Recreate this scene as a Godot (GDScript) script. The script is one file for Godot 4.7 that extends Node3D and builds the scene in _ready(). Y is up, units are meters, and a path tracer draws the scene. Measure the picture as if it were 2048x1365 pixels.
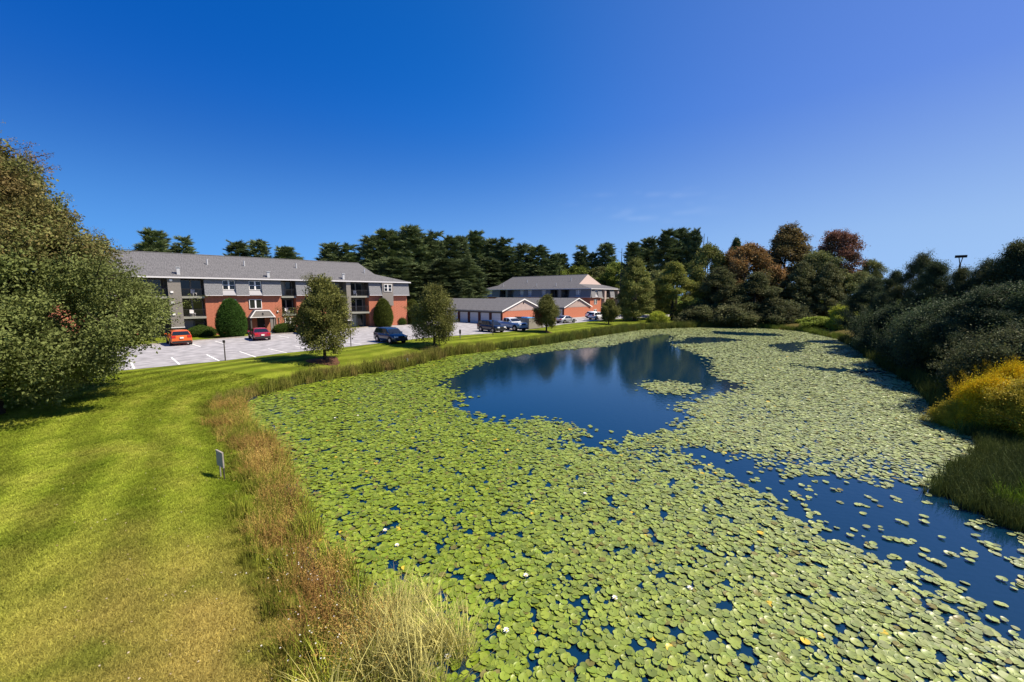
extends Node3D
# A pond full of lily pads beside a brick apartment complex with mansard roofs, seen from a few metres above the bank.

const SUN_TO := Vector3(0.613, 0.789, 0.03)
const SHORE := [-2.2, -6.1, -3.6, -7.9, -5.6, -9.8, -7.7, -12.8, -10.4, -16.3, -13.7, -19.5, -16.1, -22.7, -16.5, -25.6, -15.4, -28.5, -13.1, -31.8, -9.9, -34.9, -6.7, -42.4, -1.4, -47.2, 5.1, -53.0, 14.0, -63.5, 23.9, -74.5, 37.9, -80.3, 48.5, -79.5, 52.0, -71.0, 47.7, -57.8, 41.4, -47.2, 33.0, -34.4, 28.5, -27.0, 22.6, -19.5, 20.2, -16.2, 18.0, -14.8, 15.0, -13.2, 13.9, -12.1, 14.2, -10.4, 16.2, -8.6, 17.5, -6.5, 16.5, -4.6, 11.0, -3.9, 7.0, -4.6, 3.0, -3.8, 0.2, -4.4]
const OPEN_WATER := [
	[-5.4, -28.9, -3.8, -35.6, -1.2, -41.1, 4.4, -45.9, 12.6, -50.9, 24.8, -66.8, 26.0, -63.5, 21.0, -51.9, 20.5, -40.4, 16.2, -31.2, 17.0, -27.7, 13.5, -25.3, 9.6, -23.0, 10.0, -21.0, 7.2, -18.2, 4.4, -17.2, 4.0, -16.0, 2.3, -16.7, 0.8, -17.9, -0.6, -19.5, -3.6, -22.4, -3.2, -25.0],
	[6.6, -16.6, 8.0, -16.4, 9.4, -15.1, 10.5, -14.0, 12.2, -13.8, 14.4, -13.3, 14.0, -12.1, 13.8, -9.8, 10.0, -6.4, 9.4, -6.7, 9.5, -7.4, 9.4, -8.4, 9.0, -9.4, 8.5, -10.4, 8.1, -11.6, 7.8, -13.3, 7.2, -14.7],
	[26.0, -37.7, 27.8, -35.6, 32.1, -34.4, 32.1, -32.6, 28.2, -32.8, 26.3, -33.7],
	[33.1, -51.9, 38.3, -54.7, 41.8, -55.3, 36.5, -49.4, 31.9, -43.9, 31.0, -45.9],
	[36.0, -72.4, 45.0, -66.8, 42.5, -62.0, 36.4, -63.5, 33.2, -66.8],
	[20.0, -51.9, 27.7, -62.0, 32.4, -60.5, 33.9, -56.5, 25.1, -53.0],
]
const PAD_ISLANDS := [
	[9.3, -28.5, 11.6, -29.7, 13.5, -28.5, 12.9, -27.0, 10.7, -25.6, 9.3, -26.4],
	[-0.1, -20.1, 1.0, -20.7, 3.1, -19.4, 3.7, -18.2, 2.2, -17.4, 0.6, -18.2],
]

# x, z, height, crown radius, bare stem, label, group
const PINES := [
	[-81.1, -90, 16.1, 3.5, 0, "short pine at the left foot of the pair above the left roof", "pines of the wood behind the buildings"],
	[-78.1, -90, 19.6, 4.4, 0, "tall pine standing left above the long roof's left end", "pines of the wood behind the buildings"],
	[-74.5, -92, 18.3, 3.6, 0, "pine to the right of the tallest one above the long roof's left end", "pines of the wood behind the buildings"],
	[-61.7, -92, 17.2, 4.3, 0, "left pine of the group above the middle of the long roof", "pines of the wood behind the buildings"],
	[-57.3, -92, 17.6, 3.7, 0, "right pine of the group above the middle of the long roof", "pines of the wood behind the buildings"],
	[-53.2, -96, 16.2, 4.9, 0, "low pine showing over the long roof's ridge before the gap", "pines of the wood behind the buildings"],
	[-43.6, -97, 17.7, 4.6, 0, "first pine of the wood, left of all above the long roof's right end", "pines of the wood behind the buildings"],
	[-39.6, -99, 17.3, 5.0, 0, "pine second from the left where the dark wood begins", "pines of the wood behind the buildings"],
	[-35.0, -100, 19.2, 5.6, 0, "pine rising just left of the highest dome of the wood", "pines of the wood behind the buildings"],
	[-31.0, -103, 21.3, 7.0, 0, "left half of the broad dome, among the highest of the wood", "pines of the wood behind the buildings"],
	[-26.6, -104, 22.1, 7.0, 0, "highest pine of the dark wood behind the long building's right end", "pines of the wood behind the buildings"],
	[-22.6, -106, 20.5, 5.9, 0, "pine on the right shoulder of the highest dome", "pines of the wood behind the buildings"],
	[-20.1, -108, 21.6, 5.1, 0, "pointed pine right of the highest dome", "pines of the wood behind the buildings"],
	[-16.5, -110, 20.6, 5.0, 0, "pine over the second lawn tree, left of the wood's middle", "pines of the wood behind the buildings"],
	[-13.6, -112, 21.2, 4.2, 0, "slender pointed pine near the middle of the wood", "pines of the wood behind the buildings"],
	[-12.7, -150, 27.8, 6.3, 0, "pine peak above the garage roof", "pines of the wood behind the buildings"],
	[-7.1, -150, 26.0, 6.6, 0, "pine left above the far block's roof", "pines of the wood behind the buildings"],
	[-2.2, -150, 25.5, 6.6, 0, "pine above the left half of the far block's roof", "pines of the wood behind the buildings"],
	[3.4, -152, 23.7, 6.7, 0, "pine at the right shoulder of the dark wood", "pines of the wood behind the buildings"],
	[9.6, -152, 23.4, 6.7, 0, "last tall pine before the skyline drops", "pines of the wood behind the buildings"],
	[14.3, -152, 20.1, 5.6, 0, "low pine where the skyline drops behind the far roof", "pines of the wood behind the buildings"],
	[19.9, -160, 21.6, 4.6, 0, "small far pine right of the skyline drop", "pines of the wood behind the buildings"],
	[27.0, -160, 24.3, 5.1, 0, "pointed far pine above the far roof's ridge", "pines of the wood behind the buildings"],
	[31.4, -160, 21.6, 4.1, 0, "low far pine between two pointed ones", "pines of the wood behind the buildings"],
	[36.8, -160, 25.3, 5.9, 0, "pointed far pine above the far block's gable", "pines of the wood behind the buildings"],
	[39.1, -130, 21.4, 5.0, 0, "pine right of the dead trunks", "pines of the wood behind the buildings"],
	[43.9, -132, 23.7, 5.3, 0, "taller pine beside the bare stemmed group", "pines of the wood behind the buildings"],
	[46.4, -122, 24.4, 4.0, 1, "left one of the tall bare stemmed pines", "pines of the wood behind the buildings"],
	[50.5, -124, 25.3, 4.1, 1, "middle one of the tall bare stemmed pines", "pines of the wood behind the buildings"],
	[52.3, -122, 23.6, 3.5, 1, "right one of the tall bare stemmed pines", "pines of the wood behind the buildings"],
	[54.1, -120, 24.6, 2.2, 1, "slender bare stemmed pine apart at the right of its group", "pines of the wood behind the buildings"],
	[-38.2, -95, 12.1, 5.9, 0, "lower front pine just above the long building's hip", "pines of the wood behind the buildings"],
	[-32.1, -95, 12.8, 6.3, 0, "front pine behind the hip end of the long building", "pines of the wood behind the buildings"],
	[-26.7, -96, 13.8, 6.6, 0, "dark front pine right of the hip end", "pines of the wood behind the buildings"],
	[-21.6, -97, 12.7, 6.4, 0, "front pine behind the second lawn tree's top", "pines of the wood behind the buildings"],
	[-17.0, -98, 13.7, 6.1, 0, "front pine left of the pale young one", "pines of the wood behind the buildings"],
	[-11.4, -96, 9.1, 3.6, 0, "small lighter young pine in front of the dark wood", "pines of the wood behind the buildings"],
	[-11.7, -100, 14.1, 5.9, 0, "front pine behind the pale young one", "pines of the wood behind the buildings"],
	[-8.9, -146, 18.1, 7.9, 0, "front pine behind the far block's left corner", "pines of the wood behind the buildings"],
	[1.1, -148, 16.8, 8.0, 0, "front pine behind the far block's left slope", "pines of the wood behind the buildings"],
	[9.4, -148, 15.7, 7.5, 0, "front pine behind the far block's middle", "pines of the wood behind the buildings"],
]
# x, z, height, crown radius, shape, tint, label, group
const BROADLEAVES := [
	[17.0, -156, 15.2, 7.6, "r", "fresh", "yellow green tree behind the far roof's left part", "trees behind the far block"],
	[25.1, -158, 16.4, 8.4, "r", "fresh", "yellow green tree behind the far roof's ridge", "trees behind the far block"],
	[34.5, -158, 15.7, 8.8, "r", "dull", "dull green tree behind the far block's gable", "trees behind the far block"],
	[38.7, -150, 17.0, 7.4, "r", "fresh", "yellow green tree just right of the far block's gable", "trees behind the far block"],
	[26.0, -85, 12.7, 5.0, "t", "olive", "tall olive tree hiding the far block's right corner", "trees at the head of the pond"],
	[35.9, -90, 12.4, 5.9, "t", "olive2", "lighter olive tree right of the one at the far block's corner", "trees at the head of the pond"],
	[37.2, -104, 11.3, 5.8, "r", "dull", "dull tree in the gap between the two olive ones", "trees at the head of the pond"],
	[46.3, -96, 16.6, 5.6, "r", "olive", "rounded olive tree left of the orange one", "trees at the head of the pond"],
	[57.1, -104, 19.2, 4.1, "t", "dark", "dark tree top showing behind, left of the orange one", "trees at the head of the pond"],
	[44.0, -86, 10.9, 5.4, "t", "deep", "low dark tree left below the orange one", "trees at the head of the pond"],
	[52.4, -91, 16.2, 7.1, "r", "orange", "orange brown autumn tree at the head of the pond", "trees at the head of the pond"],
	[50.9, -84, 9.9, 5.9, "t", "deep", "dark low tree below the orange one", "trees at the head of the pond"],
	[63.5, -94, 20.7, 7.8, "t", "brown", "tallest brownish green tree right of the orange one", "trees at the head of the pond"],
	[60.1, -84, 12.0, 5.3, "t", "deep", "dark tree below the tallest one", "trees at the head of the pond"],
	[66.4, -88, 14.7, 4.9, "s", "dull", "thin crowned tree between the tallest and the red one", "trees at the head of the pond"],
	[72.0, -90, 19.2, 5.4, "s", "red", "tall thin tree with a red crown", "trees at the head of the pond"],
	[64.2, -82, 11.6, 4.8, "t", "deep", "dark tree under the red crown", "trees at the head of the pond"],
	[71.3, -84, 9.9, 4.7, "r", "dull", "dull tree right under the red crown", "trees at the head of the pond"],
	[81.6, -92, 13.2, 3.3, "s", "dull", "last thin crown right of the red one against the sky", "trees at the head of the pond"],
	[53.9, -81, 4.2, 5.1, "m", "deep", "dark shrub at the water under the tallest tree", "trees at the head of the pond"],
	[45.4, -82, 4.0, 5.7, "m", "deep", "dark shrub at the water under the orange tree", "trees at the head of the pond"],
	[39.2, -84, 3.3000000000000003, 4.7, "m", "deep", "dark shrub at the water right of the olive trees", "trees at the head of the pond"],
	[29.9, -82, 2.1, 2.1, "m", "lime", "lime green shrub at the water's corner below the olive trees", ""],
	[55.4, -67, 3.5, 2.6, "m", "lime", "lime green shrub lit by sun at the right end of the pond head", ""],
	[55.5, -72, 1.7000000000000002, 3.5, "m", "fresh2", "low yellow green growth left of the lit lime shrub", ""],
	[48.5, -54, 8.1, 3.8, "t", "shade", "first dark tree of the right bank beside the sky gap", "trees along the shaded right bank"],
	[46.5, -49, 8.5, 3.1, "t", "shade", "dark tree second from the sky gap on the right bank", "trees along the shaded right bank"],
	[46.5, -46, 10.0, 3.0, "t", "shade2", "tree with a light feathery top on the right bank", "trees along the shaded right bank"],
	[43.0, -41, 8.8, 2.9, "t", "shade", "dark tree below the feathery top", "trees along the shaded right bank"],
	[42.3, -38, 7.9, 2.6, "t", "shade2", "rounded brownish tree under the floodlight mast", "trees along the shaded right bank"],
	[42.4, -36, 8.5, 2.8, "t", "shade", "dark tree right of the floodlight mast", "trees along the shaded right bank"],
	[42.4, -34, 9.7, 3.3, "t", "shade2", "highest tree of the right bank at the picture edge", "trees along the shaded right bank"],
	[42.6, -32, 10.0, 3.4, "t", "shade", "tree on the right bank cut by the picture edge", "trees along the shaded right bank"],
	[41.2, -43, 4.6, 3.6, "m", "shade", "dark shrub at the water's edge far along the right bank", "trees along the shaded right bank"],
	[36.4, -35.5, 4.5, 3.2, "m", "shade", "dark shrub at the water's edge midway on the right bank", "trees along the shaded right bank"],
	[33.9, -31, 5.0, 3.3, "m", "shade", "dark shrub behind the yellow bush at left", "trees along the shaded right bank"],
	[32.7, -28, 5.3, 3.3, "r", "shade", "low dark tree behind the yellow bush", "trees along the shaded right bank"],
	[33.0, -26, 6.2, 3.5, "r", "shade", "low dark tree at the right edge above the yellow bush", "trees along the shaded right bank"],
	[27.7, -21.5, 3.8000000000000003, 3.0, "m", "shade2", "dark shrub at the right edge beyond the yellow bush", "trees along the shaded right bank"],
	[22.8, -18.6, 2.4, 1.3, "m", "gold", "golden yellow bush at the right edge over the water", ""],
	[23.2, -17.2, 2.2, 1.7, "m", "gold2", "olive yellow bush cut by the right edge below the golden one", ""],
	[22.1, -19.0, 1.4, 1.1, "m", "gold2", "low olive yellow bush at the left foot of the golden one", ""],
	[25.0, -19.6, 2.5, 1.1, "m", "gold", "taller golden tuft behind the golden bush at the right edge", ""],
]
const DEAD := [
	[34.3, -128, 20.1, "leftmost bare dead trunk on the skyline left of the pines"],
	[35.8, -130, 18.0, "middle bare dead trunk left of the pines"],
	[36.1, -128, 16.5, "shortest bare dead trunk left of the pines"],
	[55.2, -118, 23.1, "taller dead trunk right of the bare stemmed pines"],
	[56.7, -119, 22.4, "shorter dead trunk right of the bare stemmed pines"],
]
const FLOWERS := [
	[-0.11, -7.02, "biggest white lily flower low in the middle of the near pads"],
	[-1.15, -6.46, "white lily flower near the sedge at the bottom"],
	[2.20, -7.85, "white lily bud in the near pads right of the middle"],
	[0.32, -8.54, "small white lily near the middle of the pad field"],
	[-8.26, -20.84, "white lily far left in the pads below the bank"],
	[-9.30, -20.40, "white lily left of another one below the far bank"],
	[-12.03, -17.85, "white lily by the brown bank grass at left"],
	[2.38, -12.36, "tiny white lily in the middle distance"],
	[17.19, -15.05, "creamy lily far right in the pale pads"],
	[-3.49, -10.32, "white lily beside the small dark gaps at left"],
	[-2.97, -9.66, "white lily above the brown seed heads"],
	[3.93, -8.14, "white lily right of the middle near the gaps"],
]
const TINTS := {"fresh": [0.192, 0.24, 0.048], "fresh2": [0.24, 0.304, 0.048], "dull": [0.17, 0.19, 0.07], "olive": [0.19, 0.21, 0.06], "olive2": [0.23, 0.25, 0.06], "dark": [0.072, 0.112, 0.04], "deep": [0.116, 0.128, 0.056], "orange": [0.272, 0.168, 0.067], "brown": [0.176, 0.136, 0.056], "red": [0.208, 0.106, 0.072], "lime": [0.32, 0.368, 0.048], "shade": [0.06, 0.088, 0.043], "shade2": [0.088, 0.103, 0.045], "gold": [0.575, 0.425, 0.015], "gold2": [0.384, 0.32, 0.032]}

var rng := RandomNumberGenerator.new()
var noise := FastNoiseLite.new()
var M := {}
var names := {}
var shore := PackedVector2Array()
var field := PackedFloat32Array()      # signed distance to the shore, half a metre a cell, positive on land
const FX := -80.0
const FZ := -130.0
const FN := 320
const FM := 280


func _ready() -> void:
	rng.seed = 7
	noise.seed = 5
	noise.frequency = 0.05
	noise.fractal_octaves = 3
	setup_view()
	make_materials()
	make_field()
	make_ground()
	make_water()
	make_main_building()
	make_far_building()
	make_garages()
	make_enclosure()
	make_cars()
	make_posts()
	make_hedges()
	make_trees()
	make_reeds()
	make_lawn_grass()
	make_pads()


# ---------------------------------------------------------------- camera, sky, sun

func setup_view() -> void:
	var cam := Camera3D.new()
	cam.name = "camera"
	cam.position = Vector3(0, 6.5, 0)
	cam.rotation_degrees = Vector3(-6.596, 0, 0)
	cam.fov = 80.94
	cam.near = 0.1
	cam.far = 3000
	add_child(cam)
	cam.current = true
	var sun := DirectionalLight3D.new()
	sun.name = "sun"
	sun.light_energy = 1.6
	sun.light_color = Color(1.0, 0.95, 0.87)
	sun.light_angular_distance = 0.5
	sun.shadow_enabled = true
	add_child(sun)
	sun.look_at_from_position(SUN_TO * 100.0, Vector3.ZERO)
	var env := Environment.new()
	env.background_mode = Environment.BG_SKY
	var sky := Sky.new()
	var pan := PanoramaSkyMaterial.new()
	pan.panorama = ImageTexture.create_from_image(sky_image())
	sky.sky_material = pan
	env.sky = sky
	env.tonemap_mode = Environment.TONE_MAPPER_LINEAR
	env.tonemap_exposure = EXPOSURE
	env.sdfgi_enabled = true
	env.ssao_enabled = true
	env.ssil_enabled = true
	var we := WorldEnvironment.new()
	we.name = "environment"
	we.environment = env
	add_child(we)

const EXPOSURE := 1.75

func sky_image() -> Image:
	var w := 1024
	var h := 512
	var im := Image.create(w, h, false, Image.FORMAT_RGBF)
	var wisps := FastNoiseLite.new()
	wisps.seed = 11
	wisps.frequency = 0.02
	wisps.fractal_octaves = 4
	for j in h:
		var el := 90.0 - (j + 0.5) / h * 180.0
		var ce := cos(deg_to_rad(el))
		for i in w:
			var az := (i + 0.5) / w * TAU
			var x := sin(az) * ce
			var t := exp(-pow(maxf(el, 0.0) / 13.0, 2.0))
			var u := smoothstep(-0.85, 0.25, x)
			var up := remap(clampf(el, 22, 90), 22, 36, 1.12, 0.92) if el < 36.0 else remap(el, 36, 90, 0.92, 0.75)
			var zenith := Vector3(0.0, 0.135 * lerpf(0.66, 1.0, u), 0.555 * lerpf(0.8, 1.0, u)) * up
			var c := zenith.lerp(Vector3(lerpf(0.13, 0.22, u), lerpf(0.415, 0.486, u), 0.94), t)
			# paler towards the sun's side
			c = c.lerp(Vector3(0.5, 0.65, 0.9).lerp(Vector3(0.3, 0.42, 0.95), clampf((el - 7.0) / 14.0, 0, 1)), 0.6 * (sqrt(x * x + 0.03) + x) * 0.5)
			if el < 0.0:
				c = c.lerp(Vector3(0.06, 0.08, 0.04), clampf(-el / 3.0, 0, 1))
			elif el > 9.0 and el < 14.0:
				# a few faint wisps of cirrus low in the sky
				var d := az - 0.3
				if absf(d) < 0.2:
					var n := wisps.get_noise_2d(az * 260.0 + el * 14.0, el * 90.0 - az * 130.0)
					c += Vector3(0.2, 0.17, 0.1) * maxf(n - 0.15, 0.0) * (1.0 - absf(d) / 0.2) * clampf((el - 9.0) * 2.0, 0, 1) * clampf(14.0 - el, 0, 1)
			c /= EXPOSURE
			im.set_pixel(i, j, Color(c.x, c.y, c.z))
	return im


# ---------------------------------------------------------------- materials

func lin(r: float, g: float, b: float) -> Color:
	return Color(r, g, b).linear_to_srgb()

func mat(key: String, c: Color, rough := 0.8, spec := 0.4, metal := 0.0) -> StandardMaterial3D:
	var m := StandardMaterial3D.new()
	m.resource_name = key
	m.albedo_color = c
	m.roughness = rough
	m.metallic_specular = spec
	m.metallic = metal
	M[key] = m
	return m

func noise_tex(freq: float, lo: Color, hi: Color, seed_ := 1, size := 512, normal := false, bump := 2.0, octaves := 4) -> NoiseTexture2D:
	var t := NoiseTexture2D.new()
	var n := FastNoiseLite.new()
	n.seed = seed_
	n.frequency = freq
	n.fractal_octaves = octaves
	t.noise = n
	t.width = size
	t.height = size
	t.seamless = true
	if normal:
		t.as_normal_map = true
		t.bump_strength = bump
	else:
		var g := Gradient.new()
		g.set_color(0, lo)
		g.set_color(1, hi)
		t.color_ramp = g
	return t

func mottled(key: String, c: Color, rough: float, scale: Vector3, freq: float, depth: float, seed_ := 1) -> StandardMaterial3D:
	var m := mat(key, c, rough, 0.3)
	var k := 1.0 - depth
	m.albedo_texture = noise_tex(freq, Color(k, k, k), Color(1, 1, 1), seed_)
	m.uv1_triplanar = true
	m.uv1_world_triplanar = true
	m.uv1_scale = scale
	return m

func leafy(key: String, c: Color, back := 0.35, rough := 0.55) -> StandardMaterial3D:
	var m := mat(key, c, rough, 0.35)
	m.vertex_color_use_as_albedo = true
	m.backlight_enabled = true
	m.backlight = Color(back, back, back)
	m.metallic_specular = 0.25
	m.cull_mode = BaseMaterial3D.CULL_DISABLED
	return m

func make_materials() -> void:
	mottled("brick", lin(0.7, 0.25, 0.15), 0.85, Vector3(0.35, 2.2, 0.35), 0.02, 0.42, 3)
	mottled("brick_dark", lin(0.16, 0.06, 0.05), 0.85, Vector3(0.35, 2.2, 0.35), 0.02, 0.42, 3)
	mottled("roof", lin(0.2, 0.198, 0.208), 0.9, Vector3(0.5, 0.3, 0.07), 0.03, 0.42, 8)
	mottled("mansard", lin(0.33, 0.335, 0.355), 0.9, Vector3(0.9, 0.22, 0.9), 0.03, 0.45, 9)
	mottled("siding", lin(0.3, 0.275, 0.25), 0.85, Vector3(2.4, 0.25, 2.4), 0.03, 0.3, 4)
	mottled("siding_dark", lin(0.12, 0.11, 0.105), 0.85, Vector3(2.4, 0.25, 2.4), 0.03, 0.3, 4)
	mottled("gable_siding", lin(0.56, 0.44, 0.4), 0.85, Vector3(2.0, 0.2, 2.0), 0.03, 0.25, 6)
	mottled("fascia", lin(0.36, 0.36, 0.31), 0.8, Vector3(0.4, 1.0, 0.4), 0.03, 0.25, 5)
	mottled("concrete", lin(0.4, 0.36, 0.32), 0.9, Vector3(0.5, 0.5, 0.5), 0.03, 0.3, 7)
	mottled("fence_wood", lin(0.38, 0.35, 0.3), 0.9, Vector3(2.5, 0.3, 2.5), 0.03, 0.35, 12)
	mottled("asphalt", lin(0.41, 0.4, 0.415), 0.92, Vector3(0.07, 0.07, 0.07), 0.02, 0.26, 21)
	mottled("mulch", lin(0.2, 0.095, 0.055), 0.95, Vector3(1, 1, 1), 0.05, 0.6, 22)
	mottled("bark", lin(0.075, 0.06, 0.045), 0.95, Vector3(3, 0.6, 3), 0.04, 0.5, 23)
	mottled("bark_grey", lin(0.12, 0.105, 0.09), 0.95, Vector3(3, 0.6, 3), 0.04, 0.5, 24)
	M.roof.uv1_world_triplanar = false
	M.mansard.uv1_world_triplanar = false
	mat("line_paint", lin(0.72, 0.72, 0.7), 0.8, 0.3)
	mat("white_trim", lin(0.78, 0.77, 0.75), 0.5, 0.4)
	mat("off_white", lin(0.62, 0.61, 0.62), 0.5, 0.4)
	mottled("garage_door", lin(0.6, 0.61, 0.64), 0.55, Vector3(0.4, 0.4, 0.4), 0.02, 0.1, 25)
	mat("sill", lin(0.3, 0.3, 0.32), 0.6, 0.3)
	mat("grey_frame", lin(0.2, 0.2, 0.2), 0.5, 0.4)
	mat("pane", lin(0.012, 0.015, 0.02), 0.06, 0.5)
	mat("blind", lin(0.35, 0.35, 0.36), 0.35, 0.5)
	mat("interior", lin(0.02, 0.019, 0.019), 0.7, 0.3)
	mat("rail_metal", lin(0.035, 0.033, 0.032), 0.5, 0.4)
	mat("vent_metal", lin(0.55, 0.55, 0.55), 0.4, 0.5, 0.3)
	mat("soot", lin(0.02, 0.02, 0.02), 0.9, 0.2)
	mat("post_brown", lin(0.05, 0.04, 0.033), 0.7, 0.4)
	mat("sign_face", lin(0.26, 0.27, 0.29), 0.5, 0.4)
	mat("lily_white", lin(0.85, 0.85, 0.8), 0.5, 0.4)
	mat("lily_heart", lin(0.75, 0.5, 0.04), 0.6, 0.3)
	mat("blue_lid", lin(0.1, 0.42, 0.85), 0.4, 0.5)
	mat("dark_lid", lin(0.02, 0.025, 0.04), 0.5, 0.5)
	mat("bin_steel", lin(0.03, 0.06, 0.09), 0.5, 0.5)
	# vehicles
	for row in [["paint_orange", 0.64, 0.115, 0.01], ["paint_red", 0.3, 0.012, 0.035], ["paint_navy", 0.012, 0.035, 0.085], ["paint_black", 0.012, 0.016, 0.03], ["paint_blue", 0.22, 0.33, 0.5], ["paint_silver", 0.3, 0.31, 0.34], ["paint_white", 0.75, 0.76, 0.78], ["paint_grey", 0.11, 0.11, 0.12]]:
		var m := mat(row[0], lin(row[1], row[2], row[3]), 0.3, 0.5, 0.1)
		m.clearcoat_enabled = true
		m.clearcoat = 0.8
		m.clearcoat_roughness = 0.05
	mat("car_glass", lin(0.012, 0.016, 0.022), 0.04, 0.6)
	mat("tyre", lin(0.015, 0.015, 0.016), 0.85, 0.3)
	mat("rim", lin(0.45, 0.45, 0.47), 0.3, 0.5, 0.8)
	mat("car_trim", lin(0.02, 0.02, 0.022), 0.6, 0.4)
	mat("chrome", lin(0.7, 0.7, 0.72), 0.15, 0.5, 0.9)
	mat("lamp_red", lin(0.45, 0.012, 0.012), 0.2, 0.5)
	mat("lamp_clear", lin(0.65, 0.67, 0.7), 0.12, 0.6)
	mat("plate", lin(0.7, 0.68, 0.64), 0.5, 0.4)
	# water: nearly black, the sky does the rest
	var water := mat("water", lin(0.002, 0.02, 0.044), 0.03, 0.85)
	water.normal_enabled = true
	water.normal_texture = noise_tex(0.018, Color.BLACK, Color.WHITE, 31, 512, true, 3.0)
	water.normal_scale = 0.15
	water.uv1_triplanar = true
	water.uv1_world_triplanar = true
	water.uv1_scale = Vector3(0.22, 0.22, 0.5)
	# leaves and grasses; the copies carry the tint
	leafy("leaf", Color.WHITE, 0.75, 0.65)
	leafy("needle", Color.WHITE, 0.4, 0.75)
	leafy("blade", Color.WHITE, 0.6, 0.75)
	var pad := leafy("pad", Color.WHITE, 0.08, 0.46)
	pad.metallic_specular = 0.52
	for row in [["pad_green", 0.13, 0.19, 0.009], ["pad_light", 0.175, 0.225, 0.016], ["pad_dark", 0.09, 0.145, 0.008], ["pad_olive", 0.17, 0.155, 0.02], ["pad_yellow", 0.5, 0.37, 0.02]]:
		mat(row[0], lin(row[1], row[2], row[3]), 0.48, 0.5)


# ---------------------------------------------------------------- naming

func numbered(called: String) -> String:
	if not names.has(called):
		names[called] = 0
		return called
	names[called] += 1
	return "%s_%03d" % [called, names[called]]

func tag(o: Node, label: String, category := "", group := "", kind := "") -> Node:
	o.set_meta("label", label)
	if category:
		o.set_meta("category", category)
	if group:
		o.set_meta("group", group)
	if kind:
		o.set_meta("kind", kind)
	return o

func thing(called: String, label: String, category: String, at := Vector3.ZERO, turn := 0.0, group := "") -> Node3D:
	var o := Node3D.new()
	o.name = numbered(called)
	add_child(o)
	o.position = at
	o.rotation.y = turn
	tag(o, label, category, group)
	return o

func part(called: String, mesh: Mesh, m: Material, parent: Node, xf := Transform3D.IDENTITY) -> MeshInstance3D:
	var o := MeshInstance3D.new()
	o.mesh = mesh
	o.material_override = m
	o.name = called
	parent.add_child(o, true)
	o.transform = xf
	return o

func lone(called: String, mesh: Mesh, m: Material, kind := "") -> MeshInstance3D:
	var o := MeshInstance3D.new()
	o.mesh = mesh
	o.material_override = m
	o.name = numbered(called)
	add_child(o)
	if kind:
		o.set_meta("kind", kind)
	return o

func scatter(called: String, mesh: Mesh, m: Material, buf: PackedFloat32Array, parent: Node) -> MultiMeshInstance3D:
	var mm := MultiMesh.new()
	mm.transform_format = MultiMesh.TRANSFORM_3D
	mm.use_colors = true
	mm.mesh = mesh
	mm.instance_count = buf.size() / 16
	mm.buffer = buf
	var o := MultiMeshInstance3D.new()
	o.multimesh = mm
	o.material_override = m
	o.name = called if parent != self else numbered(called)
	parent.add_child(o, true)
	o.set_meta("kind", "stuff")
	return o

func put(buf: PackedFloat32Array, b: Basis, o: Vector3, c: Vector3) -> void:
	buf.append_array(PackedFloat32Array([b.x.x, b.y.x, b.z.x, o.x, b.x.y, b.y.y, b.z.y, o.y, b.x.z, b.y.z, b.z.z, o.z, c.x, c.y, c.z, 1.0]))


# ---------------------------------------------------------------- shapes

func st() -> SurfaceTool:
	var s := SurfaceTool.new()
	s.begin(Mesh.PRIMITIVE_TRIANGLES)
	return s

func tri(s: SurfaceTool, a: Vector3, b: Vector3, c: Vector3) -> void:
	var n := (c - a).cross(b - a).normalized()
	for p in [a, b, c]:
		s.set_normal(n)
		s.add_vertex(p)

func quad(s: SurfaceTool, a: Vector3, b: Vector3, c: Vector3, d: Vector3) -> void:
	tri(s, a, b, c)
	tri(s, a, c, d)

func box(s: SurfaceTool, lo: Vector3, hi: Vector3, xf := Transform3D.IDENTITY) -> void:
	var v := []
	for k in 8:
		v.append(xf * Vector3(hi.x if k & 1 else lo.x, hi.y if k & 2 else lo.y, hi.z if k & 4 else lo.z))
	quad(s, v[4], v[6], v[7], v[5])
	quad(s, v[1], v[3], v[2], v[0])
	quad(s, v[5], v[7], v[3], v[1])
	quad(s, v[0], v[2], v[6], v[4])
	quad(s, v[6], v[2], v[3], v[7])
	quad(s, v[0], v[4], v[5], v[1])

func boxed(lo: Vector3, hi: Vector3) -> Mesh:
	var s := st()
	box(s, lo, hi)
	return s.commit()

func tube(s: SurfaceTool, p0: Vector3, p1: Vector3, r0: float, r1: float, n := 8, caps := true) -> void:
	var d := (p1 - p0).normalized()
	var a := d.cross(Vector3.RIGHT if absf(d.x) < 0.8 else Vector3.FORWARD).normalized()
	var b := d.cross(a)
	for k in n:
		var t0 := TAU * k / n
		var t1 := TAU * (k + 1) / n
		var n0 := a * cos(t0) + b * sin(t0)
		var n1 := a * cos(t1) + b * sin(t1)
		var q := [[p0 + n0 * r0, n0], [p1 + n0 * r1, n0], [p1 + n1 * r1, n1], [p0 + n0 * r0, n0], [p1 + n1 * r1, n1], [p0 + n1 * r0, n1]]
		for i in 6:
			s.set_normal(q[i][1])
			s.add_vertex(q[i][0])
		if caps and r1 > 0.001:
			tri(s, p1, p1 + n1 * r1, p1 + n0 * r1)

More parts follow.
